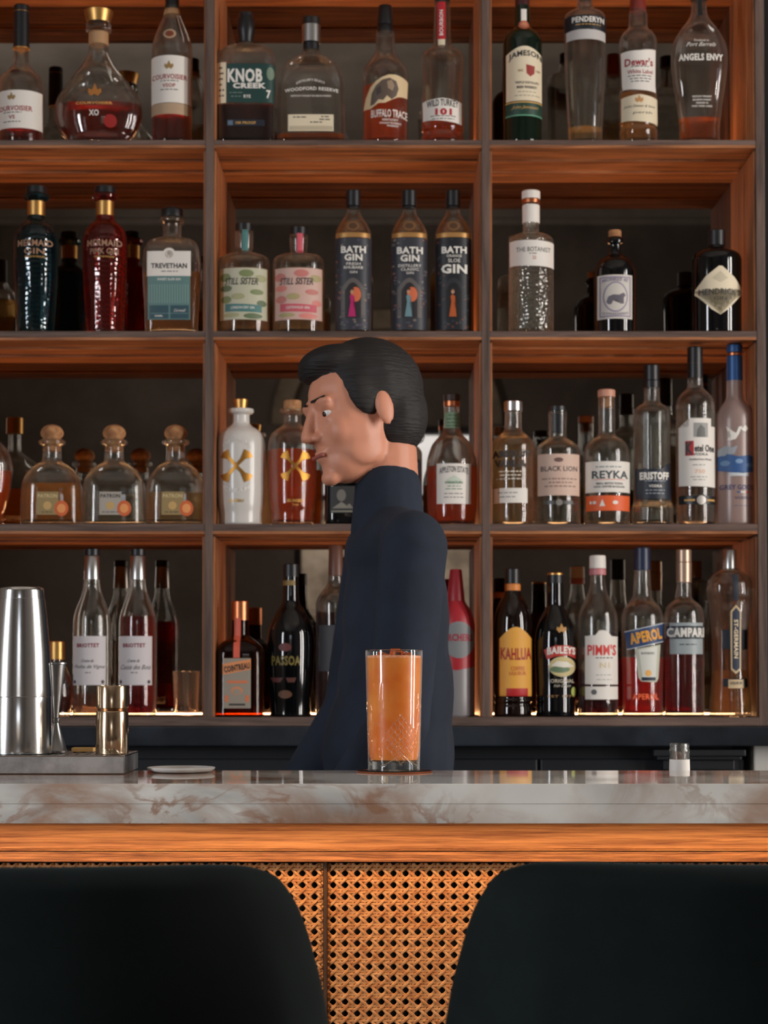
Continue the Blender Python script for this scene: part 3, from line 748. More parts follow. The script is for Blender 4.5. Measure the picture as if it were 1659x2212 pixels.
wx0 = P(155, 1620, 2.73).x; wx1 = P(203, 1620, 2.73).x
wb = thing('wooden_block', 'small pale wooden block lying on the drip tray beside the brass pot', 'block', ((wx0+wx1)/2, 2.737, TZ))
link('block', box_bm(-(wx1-wx0)/2, (wx1-wx0)/2, -.012, .012, .0002, pz(1615, 2.73)-TZ, .001), mat('pale_wood', (204, 160, 96), .55), wb)
# white dish
dxc = P(392, 1662, 2.68).x
ds = thing('porcelain_dish', 'small flat white dish near the back edge of the bar top', 'dish', (dxc, 2.676, ZC))
link('dish_body', lathe_bm([(.0003, .034), (.0012, .040), (.004, .0445), (.0062, .0455), (.0068, .045), (.0060, .043), (.0030, .036), (.0024, .01)], 64), mat('white_porcelain', (214, 214, 210), .2), ds, True)
# small glass bottle behind the counter
MY = 2.80; ms = MY/F; mx_ = P(1468, 1668, MY).x
mb = thing('mixer_bottle', 'small open clear glass bottle behind the bar top, only its neck showing', 'bottle', (mx_, MY, zu))
def mz(y): return P(1468, y, MY).z - zu
outp = [(0.0005, .026), (.004, .029), (.10, .029), (.135, .024), (mz(1690), 22.5*ms), (mz(1660), 22*ms), (mz(1628), 20.5*ms), (mz(1624), 21.5*ms), (mz(1620), 21.8*ms), (mz(1617), 20.3*ms), (mz(1612), 20.6*ms), (mz(1608), 20.8*ms), (mz(1605.5), 19*ms)]
inp = [(mz(1606), 17*ms), (mz(1625), 17*ms), (mz(1660), 18.5*ms), (.135, .021), (.10, .026), (.006, .026)]
link('glass_body', lathe_bm(outp+inp, 48), G_CLEAR, mb, True)
lb = lathe_bm([(mz(1675), 22.6*ms), (mz(1640), 21.7*ms)], 48, cap=False)
bmesh.ops.delete(lb, geom=[f for f in lb.faces if f.calc_center_median().y > .004], context='FACES')
link('neck_label', lb, CHALK, mb, True)

# ================================================================== stools
VELVET = plaster('dark_green_velvet', (8, 14, 14), (15, 23, 22), 5.)
_b = VELVET.node_tree.nodes['Principled BSDF']; _b.inputs['Specular IOR Level'].default_value = .15; _b.inputs['Sheen Weight'].default_value = .07; _b.inputs['Sheen Roughness'].default_value = .4
_b.inputs['Sheen Tint'].default_value = lin((120, 150, 150))
def stool(cx, ytop, label, Yc, wide, sk):
    zt = P(830, ytop, Yc).z; X = P(cx, 2000, Yc).x
    r = thing('bar_stool', label, 'bar stool', (X, Yc, 0), 'green velvet bar stools at the bar')
    zs = .70; Hh = zt-zs; bm = bmesh.new(); nu, nv = 72, 56
    # outline: half-width (photo px) against distance below the top edge (photo px)
    tb_ = [(0, 30), (.8, 200), (2, 330), (4, 400), (8, 455), (14, 487), (26, 521), (40, 545), (72, 570), (112, 592), (167, 612), (227, 628), (277, 641), (337, 652), (520, 676), (700, 660), (860, 600), (980, 520)]
    ft = pchip([t[0] for t in tb_], [t[1] for t in tb_])
    def hw(v): return ft((1-v)*Hh*F/Yc)*Yc/F*wide/.258
    def srf(u, v, side):
        x = u*hw(v); bow = .11*(x/wide)**2*1.0         # wraps towards the bar
        th = .026*(1-abs(u)**8)**.5*(1-max(0, (v-.95)/.05)**2)**.5 if v < 1 else 0
        return Vector((x, bow - .02*(1-v) + side*max(th, 0)*1.0, zs+Hh*v))
    grids = []
    for side in (-1, 1):
        g = [[bm.verts.new(srf(math.sin((2*i/nu-1)*PI/2), 1-(1-j/nv)**2.4, side)) for i in range(nu+1)] for j in range(nv+1)]; grids.append(g)
        for j in range(nv):
            for i in range(nu):
                q = (g[j][i], g[j][i+1], g[j+1][i+1], g[j+1][i])
                bm.faces.new(q if side < 0 else q[::-1])
    a, b = grids
    bmesh.ops.remove_doubles(bm, verts=bm.verts[:], dist=.0006)
    link('backrest', bm, VELVET, r, True)
    bm = bmesh.new()
    lathe_bm([(zs-.06, .17), (zs-.05, .205), (zs, .215), (zs+.03, .20), (zs+.035, .17)], 40, bm); bmesh.ops.translate(bm, verts=bm.verts[:], vec=(0, .17, 0))
    link('seat', bm, VELVET, r, True)
    for ax, ay in ((-1, 0), (1, 0), (-1, 1), (1, 1)):
        link('leg', tube_bm([(ax*.13, .06+ay*.22, zs-.055), (ax*.20, .0+ay*.36, 0.0)], [.014, .010], 10), BLACKPAINT, r, True)
    link('footrest', tube_bm([(-.175, .03, .25), (.175, .03, .25), (.175, .33, .25), (-.175, .33, .25), (-.175, .03, .25)], .008, 8), STEEL2, r)
    return r
stool(40, 1874, 'dark green velvet bar stool on the left, seen from behind', 1.70, .258, .20)
stool(1632, 1868, 'dark green velvet bar stool on the right, seen from behind', 1.66, .258, .20)

# ================================================================== the bottles
INKR = (150, 34, 42); INKK = (40, 38, 38); INKG = (150, 120, 70); WHT = (226, 222, 214); NAVY = (22, 34, 56)
GLD = (206, 160, 84)
LETTERBOX = CHALK
G1, G2, G3, G4 = ('bottles on the top visible shelf', 'bottles on the second visible shelf', 'bottles on the third visible shelf', 'bottles on the lowest shelf')
def crest(cx, cy, s, col): # small ornament: crown over leaves
    return [S([(cx-s, cy+s*.2), (cx-s*.9, cy-s*.4), (cx-s*.4, cy-s*.2), (cx, cy-s*1.1), (cx+s*.4, cy-s*.2), (cx+s*.9, cy-s*.4), (cx+s, cy+s*.2), (cx+s*.5, cy+s*.8), (cx, cy+s*.5), (cx-s*.5, cy+s*.8)][::-1], col)]
# ---- top visible shelf
bottle('cognac_bottle', 'round-shouldered cognac bottle with white label and long black capsule at far left, top shelf', 1, 45,
    [(100, 16), (118, 16), (140, 18), (150, 25), (160, 35), (168, 43), (185, 49.5), (205, 50), (270, 49), (320, 48)], liquid=('cognac', 262),
    caps=[C('capsule', 12, 104, 16.5, BLACKCAP, 17.5), C('gold_ring', 24, 27, 16.9, GOLD), C('gold_ring', 103, 107, 18.6, GOLD)],
    decals=[('label', rect(-5, 194, 94, 276), CHALK, crest(33, 208, 9, INKG) + [T('COURVOISIER', 36, 233, 82, 11, INKR), T('VS', 34, 252, 14, 8, INKR)] + fine(12, 58, [242, 262], INKK, 1.6)),
            ('seal', oval(38, 150, 11, 6), mat('dark_seal', (60, 36, 32), .5), None)], group=G1)
bottle('cognac_decanter', 'wide teardrop glass decanter half full of dark amber cognac', 1, 212,
    [(96, 20), (105, 21), (118, 23), (132, 30), (144, 37), (160, 49), (177, 63), (195, 77), (211, 88), (228, 94), (244, 95.5), (260, 94), (276, 89), (292, 80), (304, 71), (320, 66)],
    n=2, d=.48, liquid=('cognac', 216), flute=24,
    caps=[('stopper', [(24, 30), (25, 31.5), (30, 31), (50, 25)], GOLD), ('neck_ring', [(50, 26), (54, 28), (60, 26.5), (66, 28.5), (71, 26)], G_CLEAR), C('collar', 70, 98, 21.5, mat('tan_collar', (176, 136, 96), .5))],
    decals=[('lettering', None, None, crest(210, 195, 15, (170, 110, 50)) + [T('XO', 209, 243, 22, 13, WHT, .03), T('COURVOISIER', 209, 222, 80, 6, GLD), S(oval(244, 260, 14, 14), (150, 24, 20))])], group=G1)
bottle('cognac_bottle', 'slender cognac bottle with white label above a tan band, beside the left upright', 1, 371,
    [(14, 16), (26, 17), (36, 19), (50, 25), (66, 32), (83, 39), (100, 43), (120, 44), (300, 43.5), (320, 43)], liquid=('cognac', 236),
    caps=[C('capsule', -12, 20, 15, BLACKCAP), C('neck_foil', 20, 34, 16.5, mat('tan_collar', (176, 136, 96), .5), 19)],
    decals=[('label', rect(327, 119, 413, 221), CHALK, crest(369, 141, 10, INKG) + [T('COURVOISIER', 369, 165, 76, 11, INKR), T('VSOP', 369, 184, 28, 8, INKR)] + fine(345, 395, [174, 193], INKK, 1.6)),
            ('lower_band', rect(328, 222, 412, 246), mat('tan_band', (176, 148, 120), .6), None),
            ('seal', oval(370, 71, 14, 11), mat('tan_band', (176, 148, 120), .6), [S(oval(370, 71, 9, 7), (120, 60, 40))])], group=G1)
bottle('whiskey_bottle', 'square-shouldered rye whiskey bottle with dark green label and black top', 1, 531,
    [(90, 13), (97, 14), (101, 28), (106, 46), (114, 58), (126, 63), (140, 64.5), (300, 63), (320, 62)], n=4, d=.5, liquid=('brown', 224),
    caps=[('capsule', [(28, 14), (30, 16), (40, 16), (44, 19), (70, 19), (80, 16), (93, 15)], BLACKCAP)],
    decals=[('label', rect(491, 137, 595, 221), mat('green_label', (24, 60, 56), .5), [T('KNOB', 531, 163, 76, 30, WHT, .04), T('CREEK', 541, 185, 72, 12, WHT, .05), T('7', 582, 203, 9, 18, WHT, .03), T('RYE', 536, 208, 15, 7, WHT), S(oval(586, 158, 8, 14), (110, 130, 110))] + fine(497, 528, [200, 208], (120, 140, 130), 1.6)),
            ('side_strip', rect(470, 134, 490, 222), CREAM, fine(474, 486, [146, 158, 170, 182, 194, 206], (110, 90, 70), 4)),
            ('lower_label', rect(492, 258, 574, 272), mat('navy_label', (22, 30, 44), .5), [T('100 PROOF', 533, 265, 44, 6, GLD), S(rect(494, 260, 505, 270), (90, 110, 130))])], group=G1)
bottle('bourbon_bottle', 'broad flat bourbon bottle nearly empty with cream label near its base', 1, 672,
    [(108, 18), (117, 18.5), (123, 25), (131, 42), (140, 54), (152, 63), (168, 69.5), (186, 73), (300, 74.5), (320, 74)], n=3.6, d=.42, liquid=('amber', 286),
    caps=[C('stopper', 38, 54, 18.5, mat('black_wood', (24, 18, 16), .5)), C('silver_collar', 54, 93, 20.5, SILVER), C('neck_band', 93, 110, 17.5, BLACKCAP)],
    decals=[('lettering', None, None, [T('WOODFORD RESERVE', 674, 196, 116, 7.5, WHT, .02, arc=5), T("DISTILLER'S SELECT", 672, 180, 62, 5, WHT, .01, arc=8), T('KENTUCKY STRAIGHT BOURBON WHISKEY', 673, 207, 88, 4, WHT, .01)]),
            ('label', rect(623, 247, 722, 283), CREAM, fine(630, 670, [253], INKK) + fine(690, 718, [252, 258], INKK) + fine(668, 700, [264], INKK) + [S(rect(626, 272, 720, 281), (190, 176, 150))])], group=G1)
bottle('bourbon_bottle', 'bourbon bottle with torn-edge cream label showing a bison above orange whiskey', 1, 832,
    [(68, 19), (80, 20.5), (108, 21), (118, 24), (130, 32), (142, 41), (154, 47.5), (170, 50), (230, 49.5), (300, 48), (320, 48)], liquid=('orange', 177),
    caps=[C('capsule', 13, 55, 15, BLACKCAP, 17), C('capsule', 55, 72, 17, BLACKCAP, 18)],
    decals=[('label', [(785, 231), (800, 233), (818, 222), (832, 222), (848, 214), (860, 208), (880, 205), (882, 168), (868, 163), (855, 160), (840, 161), (826, 166), (812, 174), (800, 186), (790, 208)], mat('parchment', (214, 190, 150), .65),
             [S([(800, 226), (803, 200), (812, 184), (826, 172), (842, 168), (856, 174), (861, 190), (856, 206), (846, 214), (836, 206), (828, 216), (818, 214), (808, 224)], (92, 76, 64)), S([(836, 176), (846, 172), (852, 184), (848, 196), (838, 190)], (150, 128, 104), lvl=1), S([(812, 192), (822, 184), (824, 200), (814, 206)], (60, 48, 42), lvl=1)]),
            ('lettering', None, None, [T('BUFFALO TRACE', 841, 244, 78, 17, WHT, .02), T('KENTUCKY', 843, 258, 34, 5, WHT), T('STRAIGHT BOURBON', 843, 265, 46, 4, WHT), T('WHISKEY', 848, 271, 26, 4, WHT)])], group=G1)
bottle('bourbon_bottle', 'bourbon bottle with low white label, red numerals and a red neck strip', 1, 955.5,
    [(4, 17), (50, 18), (100, 20), (106, 24), (111, 35), (118, 43), (130, 46.5), (150, 45.5), (200, 44), (250, 46), (285, 46.5), (290, 44), (300, 46), (320, 46)], liquid=('orange', 243),
    caps=[C('capsule', -20, 6, 16.5, BLACKCAP, 17)],
    decals=[('label', [(913, 257), (955, 261), (997, 265), (997, 216), (955, 211), (912, 214)], CHALK, [T('WILD TURKEY', 955, 223, 68, 15, INKK, .02, arc=2), T('101', 957, 241, 36, 15, (170, 24, 36), .05)] + fine(922, 990, [250, 256], INKK, 1.6)),
            ('neck_strip', rect(944, -6, 962, 76), mat('red_strip', (176, 22, 34), .5), [T('BOURBON', 953, 40, 56, 8, WHT, .02, rot=PI/2)]),
            ('neck_strip_end', rect(946, 76, 961, 90), CREAM, None)], group=G1)
bottle('whiskey_bottle', 'dark green Irish whiskey bottle with tall cream arched label', 1, 1129,
    [(14, 16), (40, 17), (58, 18), (64, 22), (72, 32), (82, 39), (94, 42), (220, 42), (300, 41), (320, 40)], gmat=G_GREEN, body='glass_body',
    caps=[C('capsule', -20, 16, 15.5, mat('maroon_cap', (60, 16, 20), .45))],
    decals=[('label', arch(1092, 99, 1170, 217, 16), CREAM, [T('JAMESON', 1133, 124, 72, 16, INKK, .03, arc=8), S([(1134, 139), (1153, 142), (1152, 158), (1143, 165), (1135, 158)][::-1], (150, 44, 38)), T('TRIPLE DISTILLED', 1136, 178, 52, 5, INKK), T('IRISH WHISKEY', 1136, 188, 44, 6, INKK, .03), T('SINCE', 1122, 152, 11, 5, INKG), T('1780', 1160, 152, 10, 5, INKG)] + fine(1108, 1166, [198, 206], (150, 140, 120), 1.6)),
            ('green_band', rect(1091, 219, 1170, 250), mat('green_band', (22, 60, 48), .5), [T('John Jameson', 1132, 232, 56, 9, GLD, .0, shear=.5), S(rect(1091, 219, 1170, 221.5), GLD), S(rect(1091, 247, 1170, 250), (90, 150, 120))]),
            ('neck_label', oval(1131, 48, 12, 12), mat('copper_seal', (176, 92, 66), .5), [S(oval(1131, 48, 8, 8), (196, 128, 100))]),
            ('neck_ribbon', rect(1125, 11, 1137, 37), CHALK, None)], group=G1)
bottle('whisky_bottle', 'tall straight clear whisky bottle, nearly empty, with black band round its shoulder', 1, 1264,
    [(-2, 14), (10, 17), (20, 19), (26, 32), (33, 42), (42, 45.5), (150, 44), (250, 40), (300, 37.5), (320, 37)], liquid=('pale', 268),
    caps=[C('capsule', -24, 0, 15, BLACKCAP)],
    decals=[('label', rect(1219, 31, 1309, 63), mat('black_label', (16, 20, 28), .5), [T('PENDERYN', 1268, 41, 70, 12, WHT, .03)] + fine(1235, 1300, [52], GLD, 1.6)),
            ('rear_label_edge', arch(1222, 62, 1307, 84, 2), mat('pale_grey_label', (186, 182, 180), .6), None)], group=G1)
bottle('whisky_bottle', 'scotch whisky bottle with two cream labels and red lettering', 1, 1379,
    [(22, 18), (32, 20), (58, 21), (65, 25), (74, 34), (85, 40), (100, 41.5), (160, 39), (193, 38.5), (200, 41), (270, 41.5), (278, 39), (286, 42), (300, 41), (320, 40)], liquid=('tequila', 194),
    caps=[C('capsule', -24, 27, 16, mat('rust_cap', (120, 42, 34), .4), 18)],
    decals=[('label', [(1343, 190), (1378, 194), (1414, 196), (1414, 103), (1378, 108), (1340, 108)], CHALK, [T("Dewar's", 1377, 132, 60, 17, INKR, .03), T('White Label', 1379, 153, 54, 9, INKR, .01)] + fine(1350, 1410, [142, 162, 168, 174], INKK, 1.8) + fine(1350, 1410, [182], INKR, 2)),
            ('lower_label', [(1340, 258), (1378, 262), (1419, 264), (1418, 209), (1378, 203), (1340, 207)], CREAM, crest(1376, 214, 9, (190, 140, 90)) + [T('John Dewar & Sons', 1378, 229, 66, 7, INKK, 0, shear=.4), T('perth', 1384, 243, 40, 7, INKK, 0, shear=.5)])], group=G1)
bottle('bourbon_bottle', 'flask-shaped clear bourbon bottle with a winged outline and little amber left', 1, 1511,
    [(0, 16), (24, 17), (36, 20), (48, 27), (62, 38), (80, 50), (98, 58), (118, 61.5), (140, 61.5), (165, 59), (200, 54), (240, 48), (280, 44), (300, 44), (320, 43)], n=2.4, d=.5, liquid=('amber', 250),
    caps=[C('stopper', -26, 2, 18, BLACKCAP)],
    decals=[('lettering', None, None, [T('ANGELS ENVY', 1511, 123, 96, 15, WHT, .04), T('Finished in', 1512, 86, 32, 5, WHT, 0), T('Port Barrels', 1512, 95, 62, 9, WHT, 0, shear=.5), T('KENTUCKY STRAIGHT', 1513, 207, 42, 4, WHT), T('BOURBON WHISKEY', 1513, 214, 40, 4, WHT), T('FINISHED IN', 1513, 221, 26, 4, WHT), T('PORT WINE CASKS', 1513, 228, 44, 4, WHT)]),
            ('neck_ribbon', rect(1506, -6, 1516, 30), BLACKCAP, None)], group=G1)

# ---- second visible shelf
def mermaid(cx, label, gm, lq, ly, l1, l2, capm):
    bottle('gin_bottle', label, 2, cx,
        [(418, 21), (424, 28), (429, 27), (436, 19), (468, 19), (478, 22), (488, 34), (498, 42), (510, 46.5), (530, 48), (560, 48), (620, 46), (680, 42), (716, 40), (730, 39)], gmat=gm, liquid=(lq, ly),
        caps=[C('stopper', 403, 419, 22, capm, 23), C('gold_collar', 435, 467, 19.6, GOLD, 19.2)],
        decals=[('lettering', None, None, [T(l1, cx+4, 524, 74, 14, (156, 118, 92), .02), T(l2, cx+4, 542, 60 if len(l2) > 4 else 44, 13, (156, 118, 92), .02), T('DISTILLED ON THE ISLAND', cx+5, 554, 42, 4, GLD)])], group=G2)
mermaid(77, 'teal scaled-glass gin bottle with gold neck collar', G_SCALE, 'water', 531, 'MERMAID', 'GIN', BLACKCAP)
mermaid(226, 'red-pink scaled-glass gin bottle with gold neck collar', G_SCALEP, 'pinkish', 614, 'MERMAID', 'PINK GIN', BLACKCAP)
TEAL = mat('teal_label', (92, 126, 124), .55)
bottle('gin_bottle', 'square-shouldered gin bottle with white and teal label beside the left upright', 2, 371,
    [(469, 21), (476, 27), (481, 26), (486, 20), (512, 20), (517, 31), (521, 45), (530, 55), (545, 60.5), (565, 62.5), (620, 61), (700, 57), (730, 56)], n=4.5, d=.5, liquid=('tequila', 585),
    caps=[('stopper', [(446, 6), (449, 16), (453, 23), (456, 24), (470, 24)], BLACKCAP)],
    decals=[('label', rect(320, 542, 415, 596), CHALK, [T('TREVETHAN', 368, 574, 78, 11, INKK, .03), S(oval(368, 549, 14, 14), (226, 220, 212)), S(oval(368, 549, 9, 9), (190, 180, 168))] + fine(350, 388, [586], INKK, 1.6)),
            ('teal_label', rect(321, 596, 414, 690), TEAL, [T('SWEET SLOE GIN', 368, 603, 50, 5, WHT)] + [S(rect(324+i*5.6, 614, 326+i*5.6, 654), (126, 156, 148)) for i in range(16)] + [S(rect(326, 659, 367, 688), (46, 78, 88)), S(rect(371, 659, 411, 688), (46, 78, 88)), S(rect(328, 676, 409, 677), (110, 140, 140), lvl=1), T('Cornwall', 391, 670, 24, 6, WHT, 0, shear=.4, lvl=1), T('500ML', 346, 682, 18, 4, WHT, lvl=1)])], group=G2)
bottle('gin_bottle', 'gin bottle with tan label standing just past the left edge, seen in the mirror', 2, -88,
    [(520, 18), (534, 22), (550, 40), (566, 48), (600, 49), (700, 48), (730, 47)], liquid=('tequila', 560), caps=[C('capsule', 470, 524, 19, BLACKCAP)], decals=[('label', rect(-130, 590, -46, 690), CREAM, None)], group=G2)
def sister(cx, dy, label, cm, tint, l3):
    bottle('gin_bottle', label, 2, cx,
        [(498+dy, 18), (504+dy, 20), (538+dy, 19.5), (542+dy, 16), (546, 18), (550, 32), (554, 46), (561, 54), (572, 56.5), (700, 56), (730, 56)], liquid=('pale', 575), n=2.0, d=.8,
        caps=[C('stopper', 483+dy, 500+dy, 19, BLACKCAP)],
        decals=[('label', rect(cx-50, 578, cx+52, 690), mat('painted_label_'+l3, tint[0], .55),
                [S(oval(cx+dx, y, rx, ry), tint[1+(i % 3)]) for i, (dx, y, rx, ry) in enumerate([(-38, 598, 12, 9), (38, 600, 12, 8), (-36, 622, 13, 7), (30, 630, 14, 6), (-10, 640, 15, 7), (40, 654, 10, 7), (-36, 646, 12, 8), (-24, 680, 18, 5), (22, 682, 20, 6), (8, 590, 16, 8)])]
                + [T('STILL SISTER', cx-2, 607, 72, 15, INKK, .01, shear=.2, lvl=1), S([(cx-38, 672), (cx+40, 674), (cx+40, 658), (cx-38, 655)], tint[4], lvl=1), T('LONDON DRY GIN' if l3 == 'green' else 'COTSWOLD GIN', cx, 664, 50, 6, WHT, lvl=2)]),
               ('neck_strip', rect(cx-3, 486+dy, cx+10, 535+dy), mat('strip_'+l3, tint[4], .5), None)], group=G2)
sister(527, 0, 'clear gin bottle with green leafy label and teal neck strip', 0, [(186, 184, 160), (120, 132, 88), (160, 160, 120), (96, 112, 80), (70, 120, 118)], 'green')
sister(645, 8, 'clear gin bottle with pink leafy label and pink neck strip', 0, [(206, 170, 158), (196, 120, 112), (172, 158, 110), (214, 130, 120), (200, 84, 98)], 'pink')
def bath(cx, label, lines, dress, dark, copper=True):
    base = mat('dark_floral_label', (46, 48, 56), .5) if not dark else mat('near_black_floral_label', (18, 22, 30), .5)
    r = random.Random(int(cx)); pr = []
    for i in range(110):
        x = cx + r.uniform(-36, 36); y = r.uniform(516, 708)
        if 545 < y < 590 and abs(x-cx) < 30: continue
        if abs(x-cx) < 20 and 520 < y < 690: continue
        cc = r.choice([(96, 92, 92), (70, 74, 84), (120, 108, 100), (128, 84, 72), (74, 62, 84)]) if not dark else r.choice([(40, 52, 62), (60, 60, 66), (86, 52, 40)])
        pr.append(S(oval(x, y, r.uniform(1.8, 4.2), r.uniform(1.5, 3.2), 7), cc))
    wy = 600
    pr += [S(arch(cx-26, wy, cx+26, 686, 24), (92, 86, 84) if not dark else (36, 38, 44), lvl=0), S(arch(cx-17, wy+10, cx+17, 686, 18), (34, 30, 34) if not dark else (12, 14, 18), lvl=1)]
    if not dark: pr += [S(oval(cx+6, 636, 11, 16), (206, 104, 66), lvl=2)]
    pr += [S([(cx-10, 684), (cx+6, 684), (cx, 655), (cx+3, 640), (cx-3, 636), (cx-7, 640), (cx-5, 655)], dress, lvl=3), S(oval(cx-2, 630, 3.6, 5, 10), (190, 140, 110), lvl=3), S(oval(cx-2, 625, 4.6, 3, 10), (40, 28, 24), lvl=3)]
    for t, y, w_, h_ in lines: pr.append(T(t, cx+1, y, w_, h_, WHT, .04 if h_ > 9 else .01, lvl=4))
    bottle('gin_bottle', label, 2, cx, [(448, 14), (458, 14.5), (466, 18), (478, 26), (492, 34), (505, 39), (516, 40), (700, 39.5), (730, 39)], n=2.6, d=.95, liquid=('tequila', 475),
        caps=[C('capsule', 412, 446, 16, BLACKCAP), C('capsule', 446, 451, 15, BLACKCAP)],
        decals=[('label', rect(cx-39, 513, cx+39, 712), base, pr), ('medallion', oval(cx, 487, 14, 11), mat('bronze_medallion', (120, 84, 50), .5), [S(oval(cx, 487, 9, 7), (80, 54, 36))]),
                ('shoulder_band', rect(cx-37, 502, cx+37, 512), mat('gold_foil', (186, 140, 84), .4, .5), None)], group=G2)
bath(763, 'tall dark floral gin bottle with a figure in a magenta dress', [('BATH', 539, 52, 15), ('GIN', 556, 38, 15), ('FRESH', 570, 30, 6), ('RHUBARB', 578, 40, 6), ('GIN', 588, 16, 5)], (176, 28, 100), False)
bath(884, 'tall dark floral gin bottle with a figure in a pale blue dress', [('BATH', 541, 54, 15), ('GIN', 558, 40, 15), ('DISTILLERY', 574, 48, 6), ('CLASSIC', 582, 38, 6), ('GIN', 590, 16, 5)], (104, 138, 146), False)
bath(979, 'tall near-black gin bottle with a figure in an orange dress, beside the right upright', [('BATH', 540, 52, 15), ('ORANGE', 553, 32, 6), ('SLOE', 563, 26, 8), ('GIN', 581, 54, 20)], (176, 84, 34), True)
bottle('gin_bottle', 'tall clear embossed gin bottle with white cap, collar and shoulder label', 2, 1147.5,
    [(438, 17), (482, 17.5), (500, 17.5), (505, 22), (509, 36), (515, 45), (524, 49), (716, 49), (730, 48)], gmat=G_BUMP, liquid=('water', 580),
    caps=[C('stopper', 413, 431, 20, CHALK), C('copper_ring', 431, 440, 19.5, COPPER), C('white_collar', 443, 483, 18.8, CHALK)],
    decals=[('label', [(1100, 571), (1147, 574), (1196, 575), (1196, 520), (1147, 518), (1100, 517)], CHALK, [T('THE BOTANIST', 1150, 538, 74, 10, INKK, .0)] + fine(1136, 1160, [547], INKK, 1.6) + [T('22', 1151, 556, 8, 7, (190, 110, 100))])], group=G2)
LILAC = (136, 126, 150)
bottle('gin_bottle', 'small black apothecary gin bottle with cork and stamp-like pale label', 2, 1329,
    [(513, 15), (520, 19), (526, 19), (530, 14), (550, 15), (556, 24), (564, 35), (574, 42), (588, 46), (610, 46.5), (716, 45), (730, 44)], gmat=G_BLACK,
    caps=[C('cork', 498, 515, 14, CORK)],
    decals=[('label', rect(1288, 593, 1362, 688), mat('stamp_label', (202, 196, 186), .6), [S(rect(1292, 597, 1358, 684), LILAC), S(rect(1295, 600, 1355, 681), (196, 190, 182), lvl=1), S(oval(1325, 641, 26, 33), LILAC, lvl=2), S(oval(1325, 641, 23, 30), (200, 194, 186), lvl=3), T('MONKEY 47', 1325, 606, 54, 8, LILAC, .02, arc=3, lvl=4), T('SCHWARZWALD', 1325, 675, 54, 5, LILAC, .01, arc=-3, lvl=4),
             S([(1306, 652), (1310, 640), (1320, 636), (1332, 637), (1342, 632), (1346, 638), (1340, 645), (1342, 656), (1336, 656), (1330, 648), (1320, 649), (1316, 657), (1310, 657)], (96, 90, 100), lvl=4)])], group=G2)
bottle('gin_bottle', 'black squat gin bottle with large cream diamond label at the right end', 2, 1549,
    [(528, 17), (536, 18), (541, 32), (546, 44), (553, 51), (564, 54), (700, 53), (730, 52)], gmat=G_BLACK, d=.85,
    caps=[C('stopper', 498, 531, 19, BLACKCAP)],
    decals=[('label', [(1549, 679), (1565, 668), (1600, 632), (1601, 622), (1582, 598), (1553, 574), (1546, 574), (1518, 596), (1499, 622), (1498, 633), (1530, 667)], CREAM,
             [T("HENDRICK'S", 1550, 629, 90, 14, INKK, .02), T('GIN', 1549, 644, 28, 8, INKK, .02), S([(1549, 610), (1566, 600), (1549, 585), (1532, 600)], (196, 186, 160)), T('No 3', 1549, 660, 16, 6, (150, 140, 120))] + [S([(1549, 678), (1600, 627), (1598, 625), (1549, 674), (1500, 625), (1498, 627)], (150, 138, 110))])], group=G2)

# ---- third visible shelf
bottle('brandy_decanter', 'amber brandy decanter cut by the left edge, third shelf', 3, -54,
    [(880, 15), (925, 16), (935, 26), (950, 48), (968, 66), (990, 77), (1015, 80), (1050, 77), (1085, 70), (1115, 62), (1148, 58)], n=2.2, d=.6, liquid=('orange', 1014), caps=[C('stopper', 845, 884, 20, GOLD)], group=G3)
def patron(cx, ly, label, strip, lq, hw=65):
    k = hw/65.
    bottle('tequila_bottle', label, 3, cx,
        [(950, 24), (954, 29), (960, 28), (965, 20), (990, 20.5), (998, 23), (1006, 35), (1016, 47*k), (1028, 56*k), (1042, 62*k), (1058, 64.5*k), (1120, 66*k), (1132, 64*k), (1148, 63*k)], n=3.2, d=.66, liquid=(lq, ly), th=.004,
        caps=[('cork_ball', [(917, 3), (918.5, 10), (922, 17), (928, 22.5), (935, 25), (942, 23.5), (948, 18), (954, 17), (975, 16.5)], CORK)],
        decals=[('label', rect(cx-26, 1062, cx+22, 1112), mat('olive_label_'+lq, (150, 128, 84) if lq != 'water' else (168, 160, 150), .6), [T('PATRON', cx-2, 1071, 42, 8, INKK if lq == 'water' else (210, 190, 140), .02), S(oval(cx-2, 1092, 9, 9), (196, 160, 100))] + fine(cx-20, cx+16, [1106], INKK, 1.6)),
                ('seal', oval(cx+28, 1098, 15, 17), mat('orange_seal', (200, 96, 50), .6), [S(oval(cx+28, 1098, 9, 10), (226, 150, 90))])] + ([('stopper_strip', rect(cx-8, 921, cx+4, 944), strip, None)] if False else []), group=G3)
patron(111.5, 1042, 'squat tequila bottle with round cork stopper, nearest the left edge', None, 'tequila')
patron(246, 1068, 'squat tequila bottle with round cork stopper, middle of three, palest liquor', None, 'water', 67)
patron(379, 1062, 'squat tequila bottle with round cork stopper, touching the left upright', None, 'pale', 63)
def bones(cx, cy, s, col):
    out = []
    for sg in (1, -1):
        def q(u, v): a = sg*.82; return (cx + u*math.cos(a)-v*math.sin(a), cy + u*math.sin(a)+v*math.cos(a))
        out.append(S([q(u*s, v*s) for u, v in ((-1, -.13), (-.95, -.30), (-.78, -.22), (-.6, -.10), (0, -.08), (.6, -.10), (.78, -.22), (.95, -.30), (1, -.13), (1.05, 0), (1, .13), (.95, .30), (.78, .22), (.6, .10), (0, .08), (-.6, .10), (-.78, .22), (-.95, .30), (-1, .13), (-1.05, 0))][::-1 if sg > 0 else 1], col, 1., lvl=0 if sg > 0 else 1))
    return out
